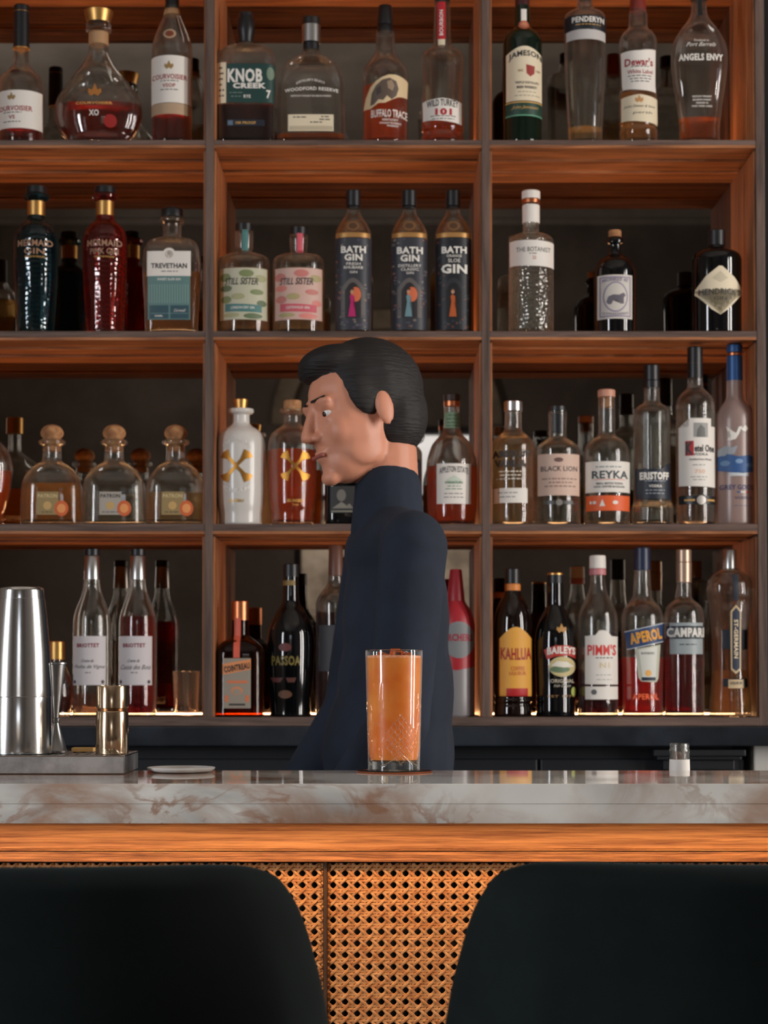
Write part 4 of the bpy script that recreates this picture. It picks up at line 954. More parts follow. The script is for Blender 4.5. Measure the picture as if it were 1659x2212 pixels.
bprof = [(884, 27), (889, 28), (893, 26), (897, 18.5), (914, 19), (921, 25), (929, 37), (938, 46), (950, 51), (968, 53), (1050, 52.5), (1090, 50), (1115, 46.5), (1134, 42), (1148, 41)]
bottle('rum_bottle', 'cream ceramic rum bottle with gold crossed bones on its front', 3, 520, bprof, gmat=WHITECER, body='ceramic_body',
    caps=[('gold_stopper', [(862, 12), (864, 16), (872, 15), (885, 13)], GOLD)],
    decals=[('gold_bones', None, None, bones(514, 1006, 40, (176, 128, 62))), ('lettering', None, None, [T('BUMBU', 514, 1081, 32, 7, (206, 170, 110), .03, metal=.6), T('ORIGINAL', 515, 962, 62, 9, (226, 222, 216), .02, arc=12), T('CREAM', 514, 1050, 58, 9, (226, 222, 216), .02, arc=-10)])], group=G3)
bottle('rum_bottle', 'clear rum bottle of red-amber rum with gold crossed bones and thick glass base', 3, 631.5, bprof, liquid=('orange', 968), th=.003,
    caps=[C('cork_stopper', 865, 888, 19, CORK)],
    decals=[('gold_bones', None, None, bones(640, 1006, 37, (176, 128, 62))), ('lettering', None, None, [T('BUMBU', 640, 1081, 34, 7, GLD, .03, metal=.6), T('THE', 640, 1090, 14, 4, GLD)])], group=G3)
bottle('rum_bottle', 'black squat rum bottle with grey crest label, partly behind the bartender', 3, 752,
    [(905, 18), (935, 20), (945, 34), (960, 46), (980, 51), (1132, 50), (1148, 49)], gmat=G_BLACK, n=3.4, d=.7, caps=[C('stopper', 880, 908, 19, BLACKCAP)],
    decals=[('label', rect(714, 1050, 796, 1108), mat('charcoal_label', (46, 46, 46), .6), [S(oval(738, 1070, 10, 13), (110, 106, 100)), S([(718, 1098), (764, 1098), (756, 1088), (748, 1092), (738, 1084), (728, 1092)], (126, 122, 112)), S(rect(716, 1103, 795, 1106), (130, 128, 112)), S(rect(766, 1084, 794, 1102), (78, 78, 72))])], group=G3)
kr = bottle('rum_bottle', 'clear rum bottle with round glass neck loops and black label', 3, 868,
    [(896, 10), (905, 13), (925, 19), (945, 20), (957, 24), (968, 38), (980, 44), (1132, 43), (1148, 42)], liquid=('brown', 990), caps=[C('stopper', 850, 897, 11, BLACKCAP)],
    decals=[('label', [(832, 1052), (856, 1062), (880, 1058), (905, 1040), (908, 996), (868, 992), (832, 996)], mat('black_label', (16, 20, 28), .5), [T('KRAKEN', 878, 1037, 52, 10, WHT, .02), S([(852, 1014), (868, 1002), (890, 1000), (902, 1010), (896, 1016), (880, 1010), (862, 1020)][::-1], (170, 176, 176))])], group=G3)
ks = 4.40/F
for sg in (-1, 1):
    bm = tube_bm([(sg*(20+13.5)*ks + 14*ks*math.cos(a_), 0, P(868, 945, 4.39).z-ZT[3] + 14*ks*math.sin(a_)) for a_ in [2*PI*i/24. for i in range(25)]], .0022, 8)
    link('neck_loop', bm, G_CLEAR, kr, True)
bottle('rum_bottle', 'golden rum bottle with white label and pale green neck strip', 3, 976,
    [(866, 17), (900, 17), (924, 18), (938, 23), (950, 34), (962, 43), (978, 49), (998, 54), (1015, 55), (1080, 54), (1132, 50), (1148, 49)], liquid=('orange', 1004),
    caps=[C('stopper', 852, 866, 18, mat('brown_cap', (52, 32, 28), .5)), C('copper_ring', 866, 878, 17.5, COPPER)],
    decals=[('label', rect(942, 1001, 1016, 1088), CHALK, [T('APPLETON ESTATE', 979, 1017, 62, 13, INKK, .01, arc=4), S([(962, 1036), (979, 1026), (996, 1036), (990, 1046), (968, 1046)][::-1], (196, 206, 190)), T('SIGNATURE', 979, 1042, 38, 5, (60, 110, 80), lvl=1)] + fine(958, 1000, [1050, 1056], (90, 130, 100), 1.8) + fine(950, 1010, [1066, 1074], INKK, 1.4)),
            ('neck_label', rect(960, 885, 993, 920), mat('sage_label', (122, 146, 118), .6), fine(964, 990, [892, 900, 908, 915], (70, 100, 76), 3))], group=G3)
bottle('vodka_bottle', 'vanilla vodka bottle with silver cap and bold black lettering beside the right upright', 3, 1109,
    [(886, 18), (926, 18.5), (934, 23), (943, 34), (953, 43), (966, 47.5), (1132, 46), (1148, 46)], liquid=('pale', 945), caps=[C('cap', 867, 888, 20, SILVER)],
    decals=[('lettering', None, None, [T('ABSOLUT', 1103, 980, 80, 16, INKK, .06), T('VANILIA', 1101, 1001, 66, 16, INKK, .06)] + fine(1070, 1130, [1018, 1026, 1034], (210, 206, 190), 2.4)),
            ('label', rect(1064, 1054, 1137, 1086), CHALK, fine(1070, 1120, [1064, 1073], (110, 110, 110), 1.8))], group=G3)
bottle('gin_bottle', 'clear vodka bottle with sloped shoulders, pale pink label and dark belt', 3, 1205,
    [(888, 20), (905, 20), (930, 19), (945, 19.5), (950, 26), (957, 36), (965, 45), (973, 49), (1132, 47.5), (1148, 47)], liquid=('water', 978), caps=[C('stopper', 877, 891, 19.5, BLACKCAP)],
    decals=[('label', rect(1160, 980, 1250, 1070), mat('blush_label', (206, 176, 160), .6), [T('BLACK LION', 1205, 1012, 78, 11, INKK, .01), S(oval(1203, 993, 10, 5), (110, 84, 76))] + fine(1168, 1246, [1034, 1042, 1050], (150, 120, 106), 3)),
            ('belt', rect(1174, 1081, 1235, 1089), mat('belt_grey', (60, 58, 58), .4), [S(oval(1204, 1085, 7, 7), (150, 146, 140), .5)]), ('neck_strip', rect(1193, 889, 1213, 932), BLACKCAP, None)], group=G3)
bottle('vodka_bottle', 'clear vodka bottle with wide white label above an orange band', 3, 1311,
    [(856, 18), (870, 18.5), (935, 18.5), (942, 22), (950, 34), (960, 43), (974, 49), (995, 50.5), (1132, 49.5), (1148, 49)], liquid=('water', 992), th=.003, caps=[C('stopper', 842, 858, 19, mat('pink_wood_cap', (196, 140, 116), .5)), C('cork', 858, 880, 11, CORK)],
    decals=[('label', rect(1263, 996, 1359, 1063), CHALK, [T('REYKA', 1314, 1025, 78, 17, (56, 66, 70), .03), T('SMALL BATCH VODKA', 1312, 1044, 58, 5, INKK), T('HAND CRAFTED IN ICELAND', 1312, 1051, 66, 4.5, INKK)] + fine(1278, 1345, [1008], (140, 150, 150), 3) + [S(rect(1280, 1035, 1345, 1036.2), (214, 106, 66))]),
            ('orange_band', rect(1264, 1070, 1358, 1103), mat('orange_label', (222, 92, 40), .55), [S([(1290, 1093), (1296, 1078), (1302, 1093)], WHT), S(oval(1324, 1085, 6, 4), WHT)] + fine(1270, 1284, [1085], WHT, 6))], group=G3)
bottle('vodka_bottle', 'tall clear vodka bottle with low navy label and black cap', 3, 1409,
    [(836, 17), (866, 17.5), (872, 21), (878, 31), (886, 38), (895, 40), (1040, 40), (1085, 42), (1100, 46), (1132, 47), (1148, 46)], liquid=('water', 913), flute=12,
    caps=[C('cap', 789, 822, 17, BLACKCAP), C('cap_skirt', 822, 838, 18, BLACKCAP)],
    decals=[('label', [(1371, 1077), (1449, 1077), (1449, 996), (1436, 1002), (1424, 1012), (1371, 1011)], mat('navy_label2', (22, 30, 44), .5), [T('ERISTOFF', 1410, 1027, 62, 17, WHT, .05), T('VODKA', 1411, 1049, 28, 6, WHT, .02)] + fine(1384, 1438, [1038, 1058, 1065], (150, 156, 166), 1.8))], group=G3)
bottle('vodka_bottle', 'tall vodka bottle with notched white label, red initial and black belt', 3, 1503,
    [(815, 16), (838, 17.5), (845, 24), (854, 33), (866, 40), (880, 42), (1132, 42), (1148, 41)], liquid=('water', 880), caps=[C('capsule', 750, 817, 16.5, BLACKCAP, 17), C('copper_ring', 784, 786, 17, COPPER)],
    decals=[('label', [(1464, 1049), (1543, 1052), (1543, 920), (1532, 920), (1532, 903), (1484, 903), (1484, 920), (1464, 922)], CHALK, [S(rect(1493, 913, 1524, 944), (150, 150, 146)), S([(1499, 944), (1501, 928), (1508, 917), (1517, 924), (1518, 944)][::-1], (104, 104, 102), lvl=1), S(rect(1476, 952, 1493, 984), (176, 24, 36)), T('K', 1484, 968, 14, 28, INKK, .05, lvl=1), T('etel One', 1517, 968, 44, 16, INKK, .03, lvl=1), T('VODKA', 1508, 981, 32, 6, INKK, .02), T('Distilled from Wheat', 1508, 992, 48, 4, INKK)] + fine(1484, 1524, [1004, 1030, 1036], (130, 130, 130), 1.6) + [T('750', 1506, 1018, 22, 8, (222, 160, 120), 0)]),
            ('belt', rect(1464, 1070, 1543, 1089), BLACKCAP, [S(oval(1509, 1080, 10, 10), (176, 172, 166), .5), S(rect(1474, 1078, 1495, 1082), GLD), S(rect(1522, 1078, 1540, 1082), GLD)])], group=G3)
BLU = (44, 84, 138)
bottle('vodka_bottle', 'tall frosted vodka bottle with blue capsule and blue mountain picture at the right end', 3, 1588.5,
    [(820, 17), (858, 18), (866, 21), (876, 28), (886, 35), (898, 40.5), (912, 42), (1132, 43), (1148, 43)], gmat=G_FROST, caps=[C('capsule', 745, 762, 17, mat('blue_foil', (44, 84, 138), .4, .3)), C('copper_ring', 762, 769, 16.8, COPPER), C('capsule', 769, 823, 17, mat('blue_foil', (44, 84, 138), .4, .3), 17.5)],
    decals=[('lettering', None, None, [S([(1566, 950), (1573, 936), (1563, 919), (1578, 932), (1584, 935), (1589, 922), (1597, 920), (1590, 937), (1583, 948), (1572, 951)][::-1], WHT), S([(1592, 920), (1598, 924), (1604, 917), (1611, 925), (1604, 932), (1597, 930)][::-1], WHT),
             S([(1548, 985), (1548, 970), (1562, 962), (1575, 966), (1588, 962), (1580, 980), (1560, 984)], (150, 156, 164)), S([(1548, 1015), (1548, 985), (1566, 980), (1590, 986), (1612, 982), (1629, 988), (1629, 1016), (1600, 1022), (1570, 1020)], BLU, lvl=0), S(oval(1562, 1000, 9, 6), (96, 132, 170), lvl=1), S(oval(1590, 996, 8, 5), (120, 150, 184), lvl=1), S(oval(1614, 1004, 9, 5), (90, 124, 164), lvl=1), S(rect(1570, 1020, 1612, 1028), (190, 196, 200)),
             T('GREY GOOSE', 1590, 1052, 78, 11, (46, 60, 104), .02), S(rect(1585, 1061, 1593, 1064), BLU), S(rect(1593, 1061, 1604, 1064), WHT), S(rect(1604, 1061, 1612, 1064), (190, 40, 40)), T('VODKA', 1600, 1075, 40, 6, (60, 70, 104), .01)] + fine(1576, 1620, [1092], (110, 110, 130), 1.6))], group=G3)

# ---- lowest shelf
def briottet(cx, label, lq, ly, l2):
    bottle('liqueur_bottle', label, 4, cx,
        [(1205, 15.5), (1250, 16.5), (1272, 19), (1290, 24), (1308, 31), (1322, 36), (1336, 39), (1352, 40), (1400, 40.5), (1545, 41), (1560, 40)], liquid=(lq, ly) if lq else None,
        caps=[C('stopper', 1185, 1200, 16.5, BLACKCAP), C('silver_foil', 1200, 1252, 15.8, SILVER, 17.5)],
        decals=[('label', rect(cx-37, 1374, cx+34, 1480), mat('grey_white_label', (208, 202, 204), .6), [T('BRIOTTET', cx-3, 1394, 48, 9, (130, 34, 52), .04), T('Creme de', cx-3, 1427, 26, 7, INKK, 0, shear=.4), T(l2, cx, 1441, 64, 10, INKK, 0, shear=.4)] + fine(cx-10, cx+6, [1453], INKK, 1.6) + [S(oval(cx-32, 1473, 3, 4), (70, 60, 60)), S(oval(cx+28, 1473, 3, 4), (70, 60, 60))])], group=G4)
briottet(197.5, 'white-labelled liqueur bottle of clear liqueur with silver neck, left of its dark twin', 'pinkish', 1500, 'Peche de Vigne')
briottet(296.5, 'white-labelled liqueur bottle of dark red liqueur with silver neck', 'darkred', 1331, 'Cassis des Bois')
bottle('liqueur_bottle', 'round squat dark liqueur bottle half hidden behind the shaker tins', 4, 122,
    [(1420, 15), (1436, 18), (1452, 26), (1470, 33), (1492, 37), (1516, 36), (1536, 30), (1560, 26)], liquid=('brown', 1455), caps=[C('gold_stopper', 1385, 1424, 18, GOLD)], group=G4)
bottle('liqueur_bottle', 'square brown glass orange liqueur bottle with copper cap and orange ribbon', 4, 518.5,
    [(1334, 18), (1372, 19), (1380, 28), (1389, 40), (1400, 48), (1414, 51.5), (1440, 52), (1540, 52), (1560, 51)], n=4, d=.9, gmat=G_AMBER, liquid=('amber', 1464),
    caps=[C('copper_cap', 1298, 1340, 18.5, COPPER)],
    decals=[('label', rect(485, 1422, 545, 1530), mat('taupe_label', (148, 138, 124), .55), [S([(484, 1458), (545, 1446), (545, 1424), (484, 1434)], (216, 140, 88)), T('COINTREAU', 515, 1442, 56, 14, INKK, .04, rot=.17, lvl=1), S(rect(494, 1470, 538, 1476), (206, 116, 76)), S(oval(515, 1492, 13, 9), (206, 132, 92)), S(oval(515, 1494, 9, 6), (150, 140, 126), lvl=1), S(rect(489, 1502, 497, 1516), (206, 116, 76)), S(rect(533, 1502, 541, 1516), (206, 116, 76)), S(rect(498, 1520, 533, 1524), INKK)]),
            ('ribbon', rect(507, 1334, 521, 1421), mat('coral_ribbon', (206, 92, 70), .5), None)], group=G4)
bottle('liqueur_bottle', 'tall black passion fruit liqueur bottle with gold lettering', 4, 628,
    [(1242, 16), (1296, 18), (1308, 22), (1322, 31), (1338, 40), (1354, 47), (1372, 51), (1400, 52), (1470, 49), (1540, 45), (1560, 44)], gmat=G_BLACK,
    caps=[C('cap', 1218, 1246, 17, BLACKCAP)],
    decals=[('lettering', None, None, [T('PASSOA', 620, 1427, 62, 21, (120, 104, 44), .03), S(oval(618, 1398, 14, 9), (96, 44, 40)), S([(586, 1464), (614, 1464), (608, 1474), (592, 1474)], (86, 36, 32)), S(oval(618, 1500, 15, 9), (96, 60, 36)), S([(620, 1464), (642, 1464), (638, 1474), (624, 1474)], (80, 40, 30))]),
            ('gold_band', rect(609, 1252, 638, 1263), mat('old_gold_band', (130, 104, 50), .5), None)], group=G4)
bottle('liqueur_bottle', 'clear liqueur bottle with long brown capsule beside the bartender', 4, 725,
    [(1240, 15), (1262, 18), (1276, 28), (1290, 38), (1306, 43), (1545, 43), (1560, 42)], liquid=('brown', 1322), caps=[C('capsule', 1178, 1244, 15, mat('brown_capsule', (98, 62, 48), .45), 16)],
    decals=[('label', rect(690, 1350, 762, 1450), mat('dark_grey_label', (56, 56, 62), .6), None)], group=G4)
bottle('schnapps_bottle', 'red-topped schnapps bottle fading to grey, partly behind the bartender', 4, 985,
    [(1236, 12), (1285, 14), (1300, 20), (1316, 30), (1335, 38), (1352, 41), (1545, 40), (1560, 39)], gmat=mat('frosted_pale_glass', (126, 122, 124), .35), caps=[C('cap', 1230, 1302, 13, mat('red_cap', (150, 28, 40), .4), 20)],
    decals=[('red_sleeve', [(944, 1440), (985, 1448), (1026, 1440), (1026, 1336), (1010, 1296), (960, 1296), (944, 1336)], mat('red_sleeve', (160, 28, 40), .45), None),
            ('lettering', None, None, [S(oval(990, 1382, 34, 40), (120, 122, 124), lvl=1), T('ARCHERS', 988, 1377, 64, 16, (150, 30, 50), .04, lvl=2)])], group=G4)
YEL = mat('ochre_label', (222, 160, 64), .6)
bottle('liqueur_bottle', 'dark coffee liqueur bottle with yellow arched label', 4, 1108,
    [(1276, 17), (1286, 20), (1300, 28), (1316, 34.5), (1335, 39), (1360, 41), (1500, 41), (1506, 39), (1514, 41), (1520, 39), (1528, 41), (1545, 40), (1560, 39)], gmat=G_BROWN,
    caps=[C('cap', 1228, 1261, 16, BLACKCAP), C('neck_band', 1261, 1277, 17, mat('orange_band', (206, 124, 50), .5))],
    decals=[('label', arch(1077, 1354, 1148, 1504, 26), YEL, [T('KAHLUA', 1113, 1411, 66, 26, (160, 34, 30), .03, arc=-2), T('COFFEE', 1116, 1444, 30, 9, (190, 90, 40), .02), T('LIQUEUR', 1116, 1455, 36, 9, (190, 90, 40), .02), S(rect(1092, 1487, 1138, 1504), (176, 26, 30))] + fine(1100, 1140, [1424], (160, 80, 40), 2))], group=G4)
bottle('liqueur_bottle', 'black Irish cream bottle with red scroll and landscape oval', 4, 1200,
    [(1260, 17.5), (1305, 18.5), (1316, 22), (1330, 29), (1346, 37), (1364, 42.5), (1384, 44.5), (1400, 45), (1500, 42.5), (1545, 41), (1560, 40)], gmat=G_BLACK,
    caps=[C('cap', 1241, 1262, 17.5, BLACKCAP), C('gold_cap_top', 1237, 1242, 17.5, GOLD)],
    decals=[('scroll', [(1179, 1425), (1196, 1418), (1225, 1416), (1244, 1424), (1244, 1400), (1225, 1394), (1196, 1394), (1172, 1404)], mat('red_scroll', (176, 50, 40), .5), [T('BAILEYS', 1210, 1407, 62, 16, WHT, .04, arc=3)]),
            ('picture', oval(1212, 1440, 30, 22), mat('landscape_cream', (196, 180, 130), .6), [S(oval(1206, 1446, 22, 7), (96, 120, 90)), S([(1186, 1438), (1200, 1428), (1222, 1430), (1238, 1440), (1214, 1442)][::-1], (220, 214, 200), lvl=1)]),
            ('lettering', None, None, crest(1210, 1358, 11, (176, 130, 70)) + [T('ORIGINAL', 1212, 1471, 52, 8, (200, 190, 170), .01), T('The', 1214, 1461, 14, 6, (200, 190, 170), 0, shear=.4), T('Irish Cream', 1212, 1481, 36, 6, (200, 190, 170), 0, shear=.4), T('EST 1974', 1210, 1504, 60, 5, (150, 110, 60), .01), S(oval(1237, 1494, 6, 10), (170, 180, 90))])], group=G4)
bottle('liqueur_bottle', 'clear fruit cup bottle with white cap, white label and red name', 4, 1292,
    [(1242, 15), (1262, 17), (1280, 21), (1296, 28), (1312, 36), (1328, 41.5), (1345, 43.5), (1545, 42), (1560, 41)], liquid=('pimms', 1446), caps=[C('cap', 1200, 1228, 17.5, CHALK, 18), C('pink_band', 1228, 1242, 18, mat('pink_band', (190, 120, 124), .5))],
    decals=[('label', [(1261, 1478), (1333, 1479), (1333, 1375), (1318, 1374), (1310, 1365), (1300, 1361), (1290, 1362), (1282, 1372), (1261, 1374)], CHALK, [T("PIMM'S", 1297, 1404, 62, 24, (206, 50, 44), .03), T('N1', 1302, 1437, 22, 12, (214, 196, 160), .03)] + fine(1276, 1326, [1421], INKK, 2) + fine(1280, 1322, [1458, 1468], (150, 150, 150), 1.4)),
            ('lower_label', rect(1261, 1483, 1333, 1511), CHALK, [S(oval(1279, 1495, 6, 6), (90, 90, 90))])], group=G4)
bottle('aperitif_bottle', 'aperitif bottle of bright orange-red liquor with slanted blue name label', 4, 1388.5,
    [(1232, 17), (1262, 18.5), (1288, 21), (1298, 26), (1308, 35), (1320, 42), (1334, 46), (1400, 46), (1490, 44), (1545, 45), (1560, 44)], liquid=('aperol', 1420),
    caps=[C('cap', 1183, 1232, 17.5, mat('navy_cap', (20, 32, 62), .4), 18)],
    decals=[('bottle_label', [(1380, 1472), (1413, 1474), (1418, 1466), (1423, 1392), (1367, 1402), (1374, 1464)], mat('silver_green_label', (186, 188, 168), .5), [S([(1383, 1466), (1411, 1467), (1416, 1396), (1374, 1404)], (208, 208, 200)), T('BARBIERI', 1394, 1411, 28, 5, INKK), S(oval(1395, 1454, 7, 7), (226, 170, 90), lvl=1), S(rect(1381, 1463, 1411, 1470), NAVY, lvl=1)]),
            ('name_label', [(1352, 1404), (1431, 1386), (1433, 1344), (1347, 1364)], mat('royal_label', (32, 60, 104), .5), [T('APEROL', 1391, 1374, 70, 25, (226, 158, 50), .05, rot=.2), S([(1352, 1404), (1431, 1386), (1431, 1384), (1352, 1402)], (190, 196, 200)), S([(1347, 1366), (1433, 1346), (1433, 1344), (1347, 1364)], (190, 196, 200))]),
            ('base_lettering', None, None, [T('APEROL', 1390, 1505, 56, 13, (255, 110, 60), .02)])], group=G4)
bottle('aperitif_bottle', 'aperitif bottle of dark red liquor with navy name band over silver label', 4, 1478.5,
    [(1256, 15.5), (1288, 16), (1296, 21), (1304, 31), (1314, 38.5), (1326, 42), (1340, 43), (1500, 42.5), (1545, 43), (1560, 42)], liquid=('darkred', 1380),
    caps=[C('bronze_cap', 1187, 1214, 16.5, mat('pewter_cap', (176, 150, 130), .35, .7)), C('cap_skirt', 1214, 1258, 17, mat('pewter_cap', (176, 150, 130), .35, .7), 16.5)],
    decals=[('silver_label', rect(1444, 1345, 1515, 1413), mat('silver_label', (150, 160, 162), .45), fine(1462, 1500, [1392], INKK, 2)), ('name_band', rect(1438, 1352, 1519, 1380), mat('navy_band', (18, 26, 48), .5), None),
            ('lettering', None, None, [T('CAMPARI', 1478, 1366, 78, 21, WHT, .04, lvl=2)])], group=G4)
bottle('liqueur_bottle', 'ornate fluted clear elderflower liqueur bottle with slim vertical navy label', 4, 1578,
    [(1228, 15), (1233, 24), (1240, 35), (1250, 44), (1262, 49.5), (1276, 51), (1300, 47), (1340, 43), (1390, 40), (1440, 40), (1490, 43), (1530, 46), (1545, 47), (1560, 46)], d=.8, liquid=('pale', 1448), flute=10,
    caps=[C('silver_stopper', 1187, 1233, 14.5, SILVER)],
    decals=[('upper_label', [(1577, 1293), (1584, 1300), (1591, 1293), (1591, 1240), (1577, 1240)], mat('navy_label', (22, 30, 44), .5), None),
            ('label', [(1574, 1446), (1584, 1456), (1596, 1446), (1597, 1320), (1585, 1306), (1573, 1320)], mat('gold_edge_label', (200, 178, 140), .5), [S([(1577, 1443), (1585, 1450), (1593, 1443), (1593.5, 1322), (1585, 1312), (1577, 1322)], (28, 40, 64)), T('ST-GERMAIN', 1585, 1380, 84, 9, (226, 206, 166), .03, rot=-PI/2, lvl=1)]),
            ('cross_label', rect(1556, 1360, 1573, 1402), mat('navy_label', (22, 30, 44), .5), None), ('cross_label', rect(1598, 1360, 1612, 1402), mat('navy_label', (22, 30, 44), .5), None),
            ('lower_label', rect(1558, 1466, 1611, 1484), mat('navy_label', (22, 30, 44), .5), [S(rect(1568, 1468, 1602, 1487), (200, 178, 140)), T('LIQUEUR', 1585, 1476, 26, 7, (40, 40, 60), .02, lvl=1)])], group=G4)
# small glass tumbler at the left end of the lowest shelf's open stretch
tx = P(405, 1545, 4.47)
tg = thing('glass_tumbler', 'empty clear tumbler beside the left upright, lowest shelf', 'tumbler', (P(402, 1545, 4.50).x, 4.50, ZT[4]))
link('glass_body', lathe_bm([(.0003, .024), (.001, .026), (.098, .030), (.0985, .0292), (.098, .0284), (.010, .0245), (.009, .02)], 48), THIN, tg, True)

# ================================================================== the bartender
PY = 3.36
_us = [(math.sin(PI*j/12)*math.cos(2*PI*k/16), math.sin(PI*j/12)*math.sin(2*PI*k/16), math.cos(PI*j/12)) for j in range(1, 12) for k in range(16)]
_uf = [(j*16+k, j*16+(k+1) % 16, (j+1)*16+(k+1) % 16, (j+1)*16+k)[::-1] for j in range(10) for k in range(16)]
class Lump:
    def __init__(s): s.V = []; s.F = []
    def mesh(s, name):
        me = bpy.data.meshes.new(name); me.from_pydata(s.V, [], s.F); me.update(); return me
def ell(bm, c, r, R=None):
    b0 = len(bm.V); c = Vector(c); X, Y, Z = [(R.col[i] if R else Vector((i == 0, i == 1, i == 2)))*r[i] for i in range(3)]
    for u in _us: bm.V.append(c + X*u[0] + Y*u[1] + Z*u[2])
    bm.V += [c+Z, c-Z]; n = b0+len(_us)
    bm.F += [tuple(b0+q for q in f) for f in _uf]
    for k in range(16):
        k1 = (k+1) % 16; bm.F.append((n, b0+k, b0+k1)); bm.F.append((n+1, b0+160+k1, b0+160+k))
def cap_(bm, a, b, ra, rb, n=None):
    a = Vector(a); b = Vector(b); L_ = (b-a).length; n = n or max(3, int(L_/(min(ra, rb)*.3)))
    for i in range(n+1):
        t = i/n; ell(bm, a.lerp(b, t), [ra+(rb-ra)*t]*3)
def fuse(name, bm, m, parent, voxel, smooth=6, sf=.5, decimate=None):
    me = bm.mesh(name)
    o = bpy.data.objects.new(name, me); COL.objects.link(o)
    r = o.modifiers.new('r', 'REMESH'); r.mode = 'VOXEL'; r.voxel_size = voxel; r.use_smooth_shade = True
    s_ = o.modifiers.new('s', 'SMOOTH'); s_.iterations = smooth; s_.factor = sf
    bpy.context.view_layer.update()
    me2 = bpy.data.meshes.new_from_object(o.evaluated_get(bpy.context.evaluated_depsgraph_get())); me2.name = name
    bpy.data.objects.remove(o); bpy.data.meshes.remove(me)
    me2.materials.clear(); me2.materials.append(m)
    for p in me2.polygons: p.use_smooth = True
    o = bpy.data.objects.new(name, me2); COL.objects.link(o); o.parent = parent
    return o
SKIN = mat('skin', (206, 140, 112), .5); SKIN.node_tree.nodes['Principled BSDF'].inputs['Subsurface Weight'].default_value = .15
SKIN.node_tree.nodes['Principled BSDF'].inputs['Subsurface Radius'].default_value = (.012, .005, .003)
SKIN.node_tree.nodes['Principled BSDF'].inputs['Subsurface Scale'].default_value = .5
HAIR = mat('dark_hair', (22, 17, 16), .7)
_t = N(HAIR, 'ShaderNodeTexCoord'); _m = N(HAIR, 'ShaderNodeMapping'); _m.inputs['Scale'].default_value = (18, 60, 260); _m.inputs['Rotation'].default_value = (0, .5, 0); _n = N(HAIR, 'ShaderNodeTexNoise'); _n.inputs['Scale'].default_value = 1.; _n.inputs['Detail'].default_value = 3
HAIR.node_tree.links.new(_t.outputs['Object'], _m.inputs['Vector']); HAIR.node_tree.links.new(_m.outputs[0], _n.inputs['Vector']); _bp = N(HAIR, 'ShaderNodeBump'); _bp.inputs['Strength'].default_value = .8; _bp.inputs['Distance'].default_value = .004
HAIR.node_tree.links.new(_n.outputs['Fac'], _bp.inputs['Height']); HAIR.node_tree.links.new(_bp.outputs[0], HAIR.node_tree.nodes['Principled BSDF'].inputs['Normal']); SHIRT = plaster('navy_cloth', (20, 28, 42), (28, 38, 54), 6.)
TROUS = mat('black_trousers', (16, 18, 22), .8)
X0 = P(838, 1600, PY).x
person = thing('person', 'bartender in dark navy long-sleeved shirt, head bent to the left, behind the bar', 'person', (X0, PY, 0))
TURN = math.radians(12)
Fv = Vector((-math.cos(TURN), -math.sin(TURN), 0)); Lv = Vector((math.sin(TURN), -math.cos(TURN), 0)); Uv = Vector((0, 0, 1))
def Bp(f, l, z, off=(0, 0)):   # forward, to the person's left, height
    return Fv*f + Lv*l + Uv*z
RB3 = Matrix((Fv, Lv, Uv)).transposed()
# head frame: further turned and tilted down
def hx(px_, y_): p = P(px_, y_, PY); return Vector((p.x-X0, 0, p.z))
HC = hx(776, 900)
hturn = math.radians(26); hf = Vector((-math.cos(hturn), -math.sin(hturn), -.16)).normalized(); hl_ = Vector((math.sin(hturn), -math.cos(hturn), .10)).normalized()
hl_ = (hl_ - hf*hl_.dot(hf)).normalized(); hu = hf.cross(hl_)
if hu.z < 0: hu = -hu
HR = Matrix((hf, hl_, hu)).transposed()
def Hp(f, l, u): return HC + hf*f + hl_*l + hu*u
NB = hx(838, 1084); NB.y = 0                 # base of neck
sh_l = NB + Lv*.150 + Uv*-.085 - Fv*.01; sh_r = NB - Lv*.150 + Uv*-.085 - Fv*.01
chest = NB + Uv*-.20 - Fv*.012; waist = NB + Uv*-.42 - Fv*.0; hip = NB + Uv*-.60 - Fv*.0
el_l = sh_l + Uv*-.28 + Fv*.03 + Lv*.03; el_r = sh_r + Uv*-.27 + Fv*.04 - Lv*.02
wr_l = el_l + Fv*.12 - Lv*.04 + Uv*-.22; wr_r = el_r + Fv*.14 + Lv*.04 + Uv*-.22
zw = zu + .045
wr_l.z = max(wr_l.z, zw); wr_r.z = max(wr_r.z, zw)
kn = [hip + Lv*s*.10 + Vector((0, 0, -.42)) + Fv*.02 for s in (1, -1)]; an = [k_ + Vector((0, 0, 0)) for k_ in kn]
for a_ in an: a_.z = .09
def torso(bm, g):
    ell(bm, chest + Uv*.0, (.076+g, .150+g, .17+g), RB3); ell(bm, chest - Uv*.12, (.086+g, .140+g, .15+g), RB3)
    ell(bm, waist, (.100+g, .140+g, .14+g), RB3); ell(bm, hip + Uv*.04, (.118+g, .165+g, .13+g), RB3)
    ell(bm, NB - Uv*.085, (.060+g, .14+g, .055+g), RB3)
    for a_ in (sh_l, sh_r): ell(bm, a_, (.044+g, .050+g, .050+g), RB3); cap_(bm, NB - Uv*.05, a_, .040+g, .043+g)
def arms(bm, g, to=1.):
    for s_, e_, w_ in ((sh_l, el_l, wr_l), (sh_r, el_r, wr_r)):
        cap_(bm, s_, e_, .047+g, .040+g); cap_(bm, e_, e_.lerp(w_, to), .041+g, .028+g*1.2)
def legs(bm, g):
    for s_, k_, a_ in zip((1, -1), kn, an):
        cap_(bm, hip + Lv*s_*.085 - Uv*.03, k_, .082+g, .056+g); cap_(bm, k_, a_, .054+g, .038+g)
bm = Lump()
torso(bm, 0); arms(bm, 0); legs(bm, 0)
cap_(bm, NB - Uv*.03, Hp(-.040, 0, -.070), .056, .050)
